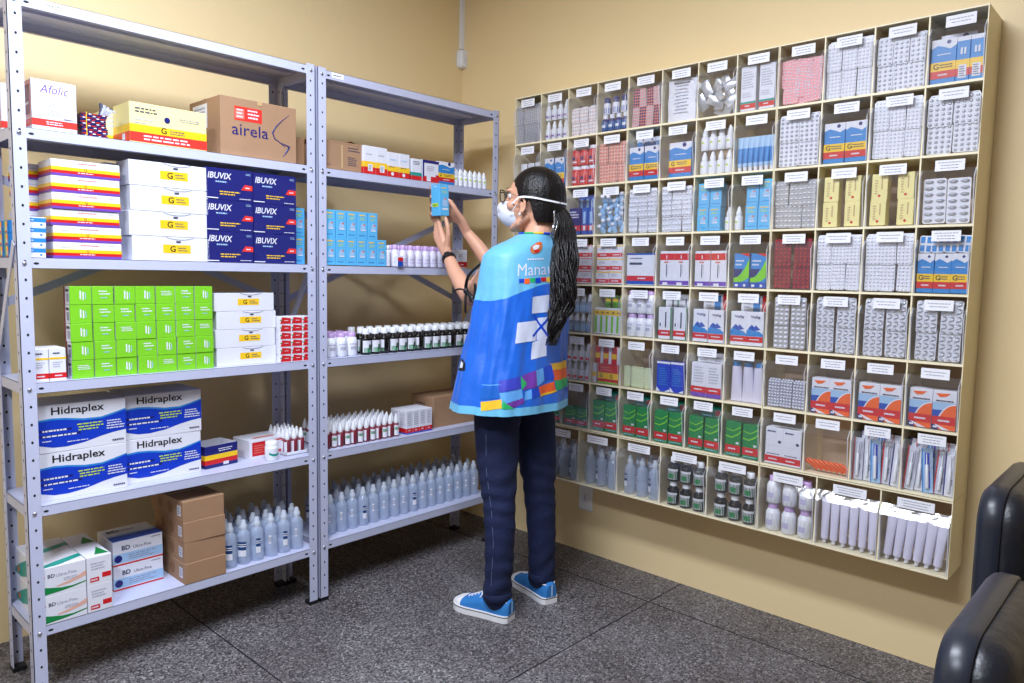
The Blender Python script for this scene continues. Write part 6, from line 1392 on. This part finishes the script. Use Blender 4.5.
for cx, cy, zz, r in ((-0.741, -1.017, 0.085, 0.0525), (-0.503, -1.022, 0.088, 0.0515)):
    b = MB(); b.lathe([(r*0.93, -0.017), (r, -0.015), (r*1.01, 0.010), (r*0.97, 0.014)], 'denim', 24, (cx, cy, zz)); part(b, 'cuff', jeans)
b = MB(); b.tube([(-0.800, -1.005, 0.68), (-0.802, -1.012, 0.55), (-0.794, -1.030, 0.42), (-0.790, -1.04, 0.30), (-0.790, -1.032, 0.13)], 0.0012, 'stitch', 5); part(b, 'side_seam', jeans)

# shoes
def shoe(heel, toe):
    heel = Vector(heel); d = (Vector(toe)-heel); L = d.length; d.normalize(); s = Vector((-d.y, d.x, 0))
    def Q(t, y, z): return heel + d*(t*L) + s*y + Vector((0, 0, z))
    W_ = [(0, 0.022), (0.04, 0.031), (0.15, 0.036), (0.35, 0.036), (0.55, 0.042), (0.72, 0.047), (0.86, 0.044), (0.95, 0.031), (1.0, 0.012)]
    def wid(t):
        for p, q in zip(W_, W_[1:]):
            if t <= q[0]: return p[1]+(q[1]-p[1])*(t-p[0])/(q[0]-p[0])
        return 0.012
    T = [0, 0.02, 0.05, 0.1, 0.2, 0.3, 0.4, 0.5, 0.6, 0.7, 0.8, 0.87, 0.93, 0.97, 1.0]
    out = [Q(t, wid(t)+0.004, 0) for t in T]+[Q(t, -wid(t)-0.004, 0) for t in T[::-1]]
    b = MB(); zt = lambda k: 0.026
    up = [p+Vector((0, 0, 0.026)) for p in out]; mid = [p+Vector((0, 0, 0.019)) for p in out]; m2 = [p+Vector((0, 0, 0.022)) for p in out]
    b.grid([out, mid, m2, up], 'rubber', True, False, lambda a, c: 'black' if a == 1 else 'rubber'); b.face(up, 'rubber'); b.face(out[::-1], 'rubber')
    so = part(b, 'shoe_sole')
    # upper
    hz = [(0, 0.074), (0.05, 0.080), (0.15, 0.070), (0.3, 0.062), (0.42, 0.075), (0.5, 0.078), (0.6, 0.066), (0.72, 0.052), (0.84, 0.046), (0.93, 0.040), (1.0, 0.030)]
    def hh(t):
        for p, q in zip(hz, hz[1:]):
            if t <= q[0]: return p[1]+(q[1]-p[1])*(t-p[0])/(q[0]-p[0])
        return 0.03
    b = MB(); rows = []; n = 16
    for t in T:
        row = []
        for k in range(n+1):
            a = pi*k/n; e = 0.7; w_ = wid(t)*0.98; row.append(Q(t, w_*math.copysign(abs(cos(a))**e, cos(a)), 0.024+(hh(t)-0.024)*abs(sin(a))**e))
        rows.append(row)
    b.grid(rows, 'shoe_blue', False, True, lambda a, c: 'rubber' if a >= 10 else 'shoe_blue'); b.face(rows[0], 'shoe_blue')
    u = part(b, 'shoe_upper')
    b = MB()
    for t in (0.48, 0.54, 0.60, 0.66, 0.72):
        z = hh(t)+0.001; b.tube([Q(t, 0.020, z-0.010), Q(t+0.012, 0.008, z+0.001), Q(t, -0.008, z+0.001), Q(t+0.012, -0.020, z-0.010)], 0.0026, 'white', 6)
    b.tube([Q(0.46, 0.006, hh(0.46)+0.002), Q(0.44, 0.022, hh(0.46)+0.008), Q(0.47, 0.030, hh(0.46)-0.006)], 0.0022, 'white', 6)
    part(b, 'laces', u)
    b = MB(); P = [Q(0.155+0.135*cos(radians(k*20)), 0.0315*sin(radians(k*20)), 0.073+0.002*cos(radians(k*20))) for k in range(19)]; b.tube(P, 0.0026, 'offwhite', 6, caps=False); part(b, 'shoe_collar', u)
    b = MB(); b.box(-0.0035, -0.0006, 0, 0.0035, 0.0004, 0.045, 'paleblue')
    b.v = [tuple(Q(-0.012+p[1]/L, p[0], 0.028+p[2])) for p in b.v]; part(b, 'heel_stripe', u)
shoe((-0.728, -1.075, 0), (-0.775, -0.835, 0)); shoe((-0.517, -1.085, 0), (-0.446, -0.842, 0))

# the small carton in her hands
def heldbox():
    return carton('medicine_carton', 0.047, 0.054, 0.122, 'sky', [Ln('front', 0.2, 0.84, 0.9, 0.92, 1, 'yellow'), Ln('front', 0.25, 0.7, 0.9, 0.8, 2, 'yellowgreen'), ('front', 'poly', [(0.25, 0.3), (0.8, 0.28), (0.85, 0.45), (0.6, 0.58), (0.3, 0.5)], 'paleblue'), Rt('front', 0.5, 0.5, 0.7, 0.56, 'salmon'), Rt('front', 0.25, 0.18, 0.85, 0.24, 'white'),
        Rt('left', 0.15, 0.28, 0.85, 0.40, 'yellowgreen'), Ln('left', 0.2, 0.3, 0.8, 0.38, 1, 'green'), Ln('left', 0.3, 0.9, 0.9, 0.95, 1, 'white')])()
spawn('held', heldbox, (-0.622, -0.552, 1.466), 'small sky blue carton held up in both hands by the person', 'medicine box', None, radians(-3), (radians(0), radians(-2)))

# ---------------------------------------------------------------- chairs at the lower right
def rblock(b, x0, x1, zf, yf, r, m, n=7):
    """rounded upholstered slab: outline in x/z with radius r, thickness profile yf [(inset, y)]"""
    z0, z1 = zf; P = []
    for cx, cz, a0 in ((x1-r, z1-r, 0), (x0+r, z1-r, 90), (x0+r, z0+r, 180), (x1-r, z0+r, 270)):
        for k in range(n): a = radians(a0+90*k/(n-1)); P.append((cx, cz, cos(a), sin(a)))
    rows = []
    for ins, y in yf: rows.append([(cx+(r-ins)*c, y, cz+(r-ins)*s_) for cx, cz, c, s_ in P])
    b.grid(rows, m, True); b.face(rows[0][::-1], m, True); b.face(rows[-1], m, True)
def chair():
    t = empty('office_chair')
    b = MB(); rblock(b, 0, 0.47, (0.34, 0.765), [(0.05, 0.0), (0.02, -0.004), (0.006, -0.014), (0.0, -0.026), (0.0, -0.052), (0.004, -0.056)], 0.085, 'shell_plastic'); b.build('back_shell', t)
    b = MB(); rblock(b, 0.006, 0.464, (0.345, 0.759), [(0.002, -0.056), (0.0, -0.062), (0.004, -0.080), (0.018, -0.098), (0.045, -0.112), (0.08, -0.118)], 0.085, 'leather'); b.build('backrest', t)
    b = MB()
    P = []; r = 0.07
    rows = []
    for ins, z in ((0.03, 0.40), (0.005, 0.41), (0, 0.43), (0.004, 0.465), (0.02, 0.485), (0.06, 0.495)):
        row = []
        for cx, cy, a0 in ((0.47-r, -0.14-r+0.0, 0), (r, -0.14-r, 90), (r, -0.60+r, 180), (0.47-r, -0.60+r, 270)):
            for k in range(6): a = radians(a0+90*k/5); row.append((cx+(r-ins)*cos(a), cy+(r-ins)*sin(a), z))
        rows.append(row)
    b.grid(rows, 'leather', True); b.face(rows[0][::-1], 'leather'); b.face(rows[-1], 'leather'); b.build('seat', t)
    b = MB(); b.tube([(0.235, -0.02, 0.44), (0.235, -0.012, 0.39), (0.235, -0.10, 0.385), (0.235, -0.30, 0.39)], 0.016, 'shell_plastic', 8, flat=1.6); b.build('back_bracket', t)
    b = MB(); b.lathe([(0.028, 0.09), (0.028, 0.24), (0.016, 0.242), (0.016, 0.395), (0.05, 0.398), (0.05, 0.402)], 'shell_plastic', 16, (0.235, -0.37, 0)); b.build('gas_column', t)
    for k in range(5):
        a = radians(72*k+20); b = MB(); e = (0.235+0.27*cos(a), -0.37+0.27*sin(a))
        b.tube([(0.235, -0.37, 0.115), (0.235+0.14*cos(a), -0.37+0.14*sin(a), 0.10), (e[0], e[1], 0.075)], [0.026, 0.02, 0.014], 'shell_plastic', 8); l = b.build('leg', t)
        b = MB(); b.lathe([(0.022, -0.012), (0.026, -0.008), (0.026, 0.008), (0.022, 0.012)], 'black', 14, (e[0], e[1], 0.0265), (-sin(a), cos(a), 0)); b.tube([(e[0], e[1], 0.03), (e[0], e[1], 0.072)], 0.006, 'black', 6); b.build('caster', l)
    for x in (-0.005, 0.475):
        b = MB(); b.tube([(x, -0.10, 0.47), (x, -0.13, 0.62), (x, -0.20, 0.655), (x, -0.38, 0.655), (x, -0.42, 0.62), (x, -0.40, 0.45)], 0.014, 'shell_plastic', 8) if False else None
    return t
spawn('chair', chair, (-0.65, -2.452, 0), 'black leather office chair nearest the right wall, back towards the bins', 'chair', 'black office chairs', 0)
low_chair = spawn('chair', chair, (-1.325, -2.530, 0), 'black leather office chair nearest the camera at the lower right', 'chair', 'black office chairs', 0)
low_chair.scale = (1, 1, 0.885)
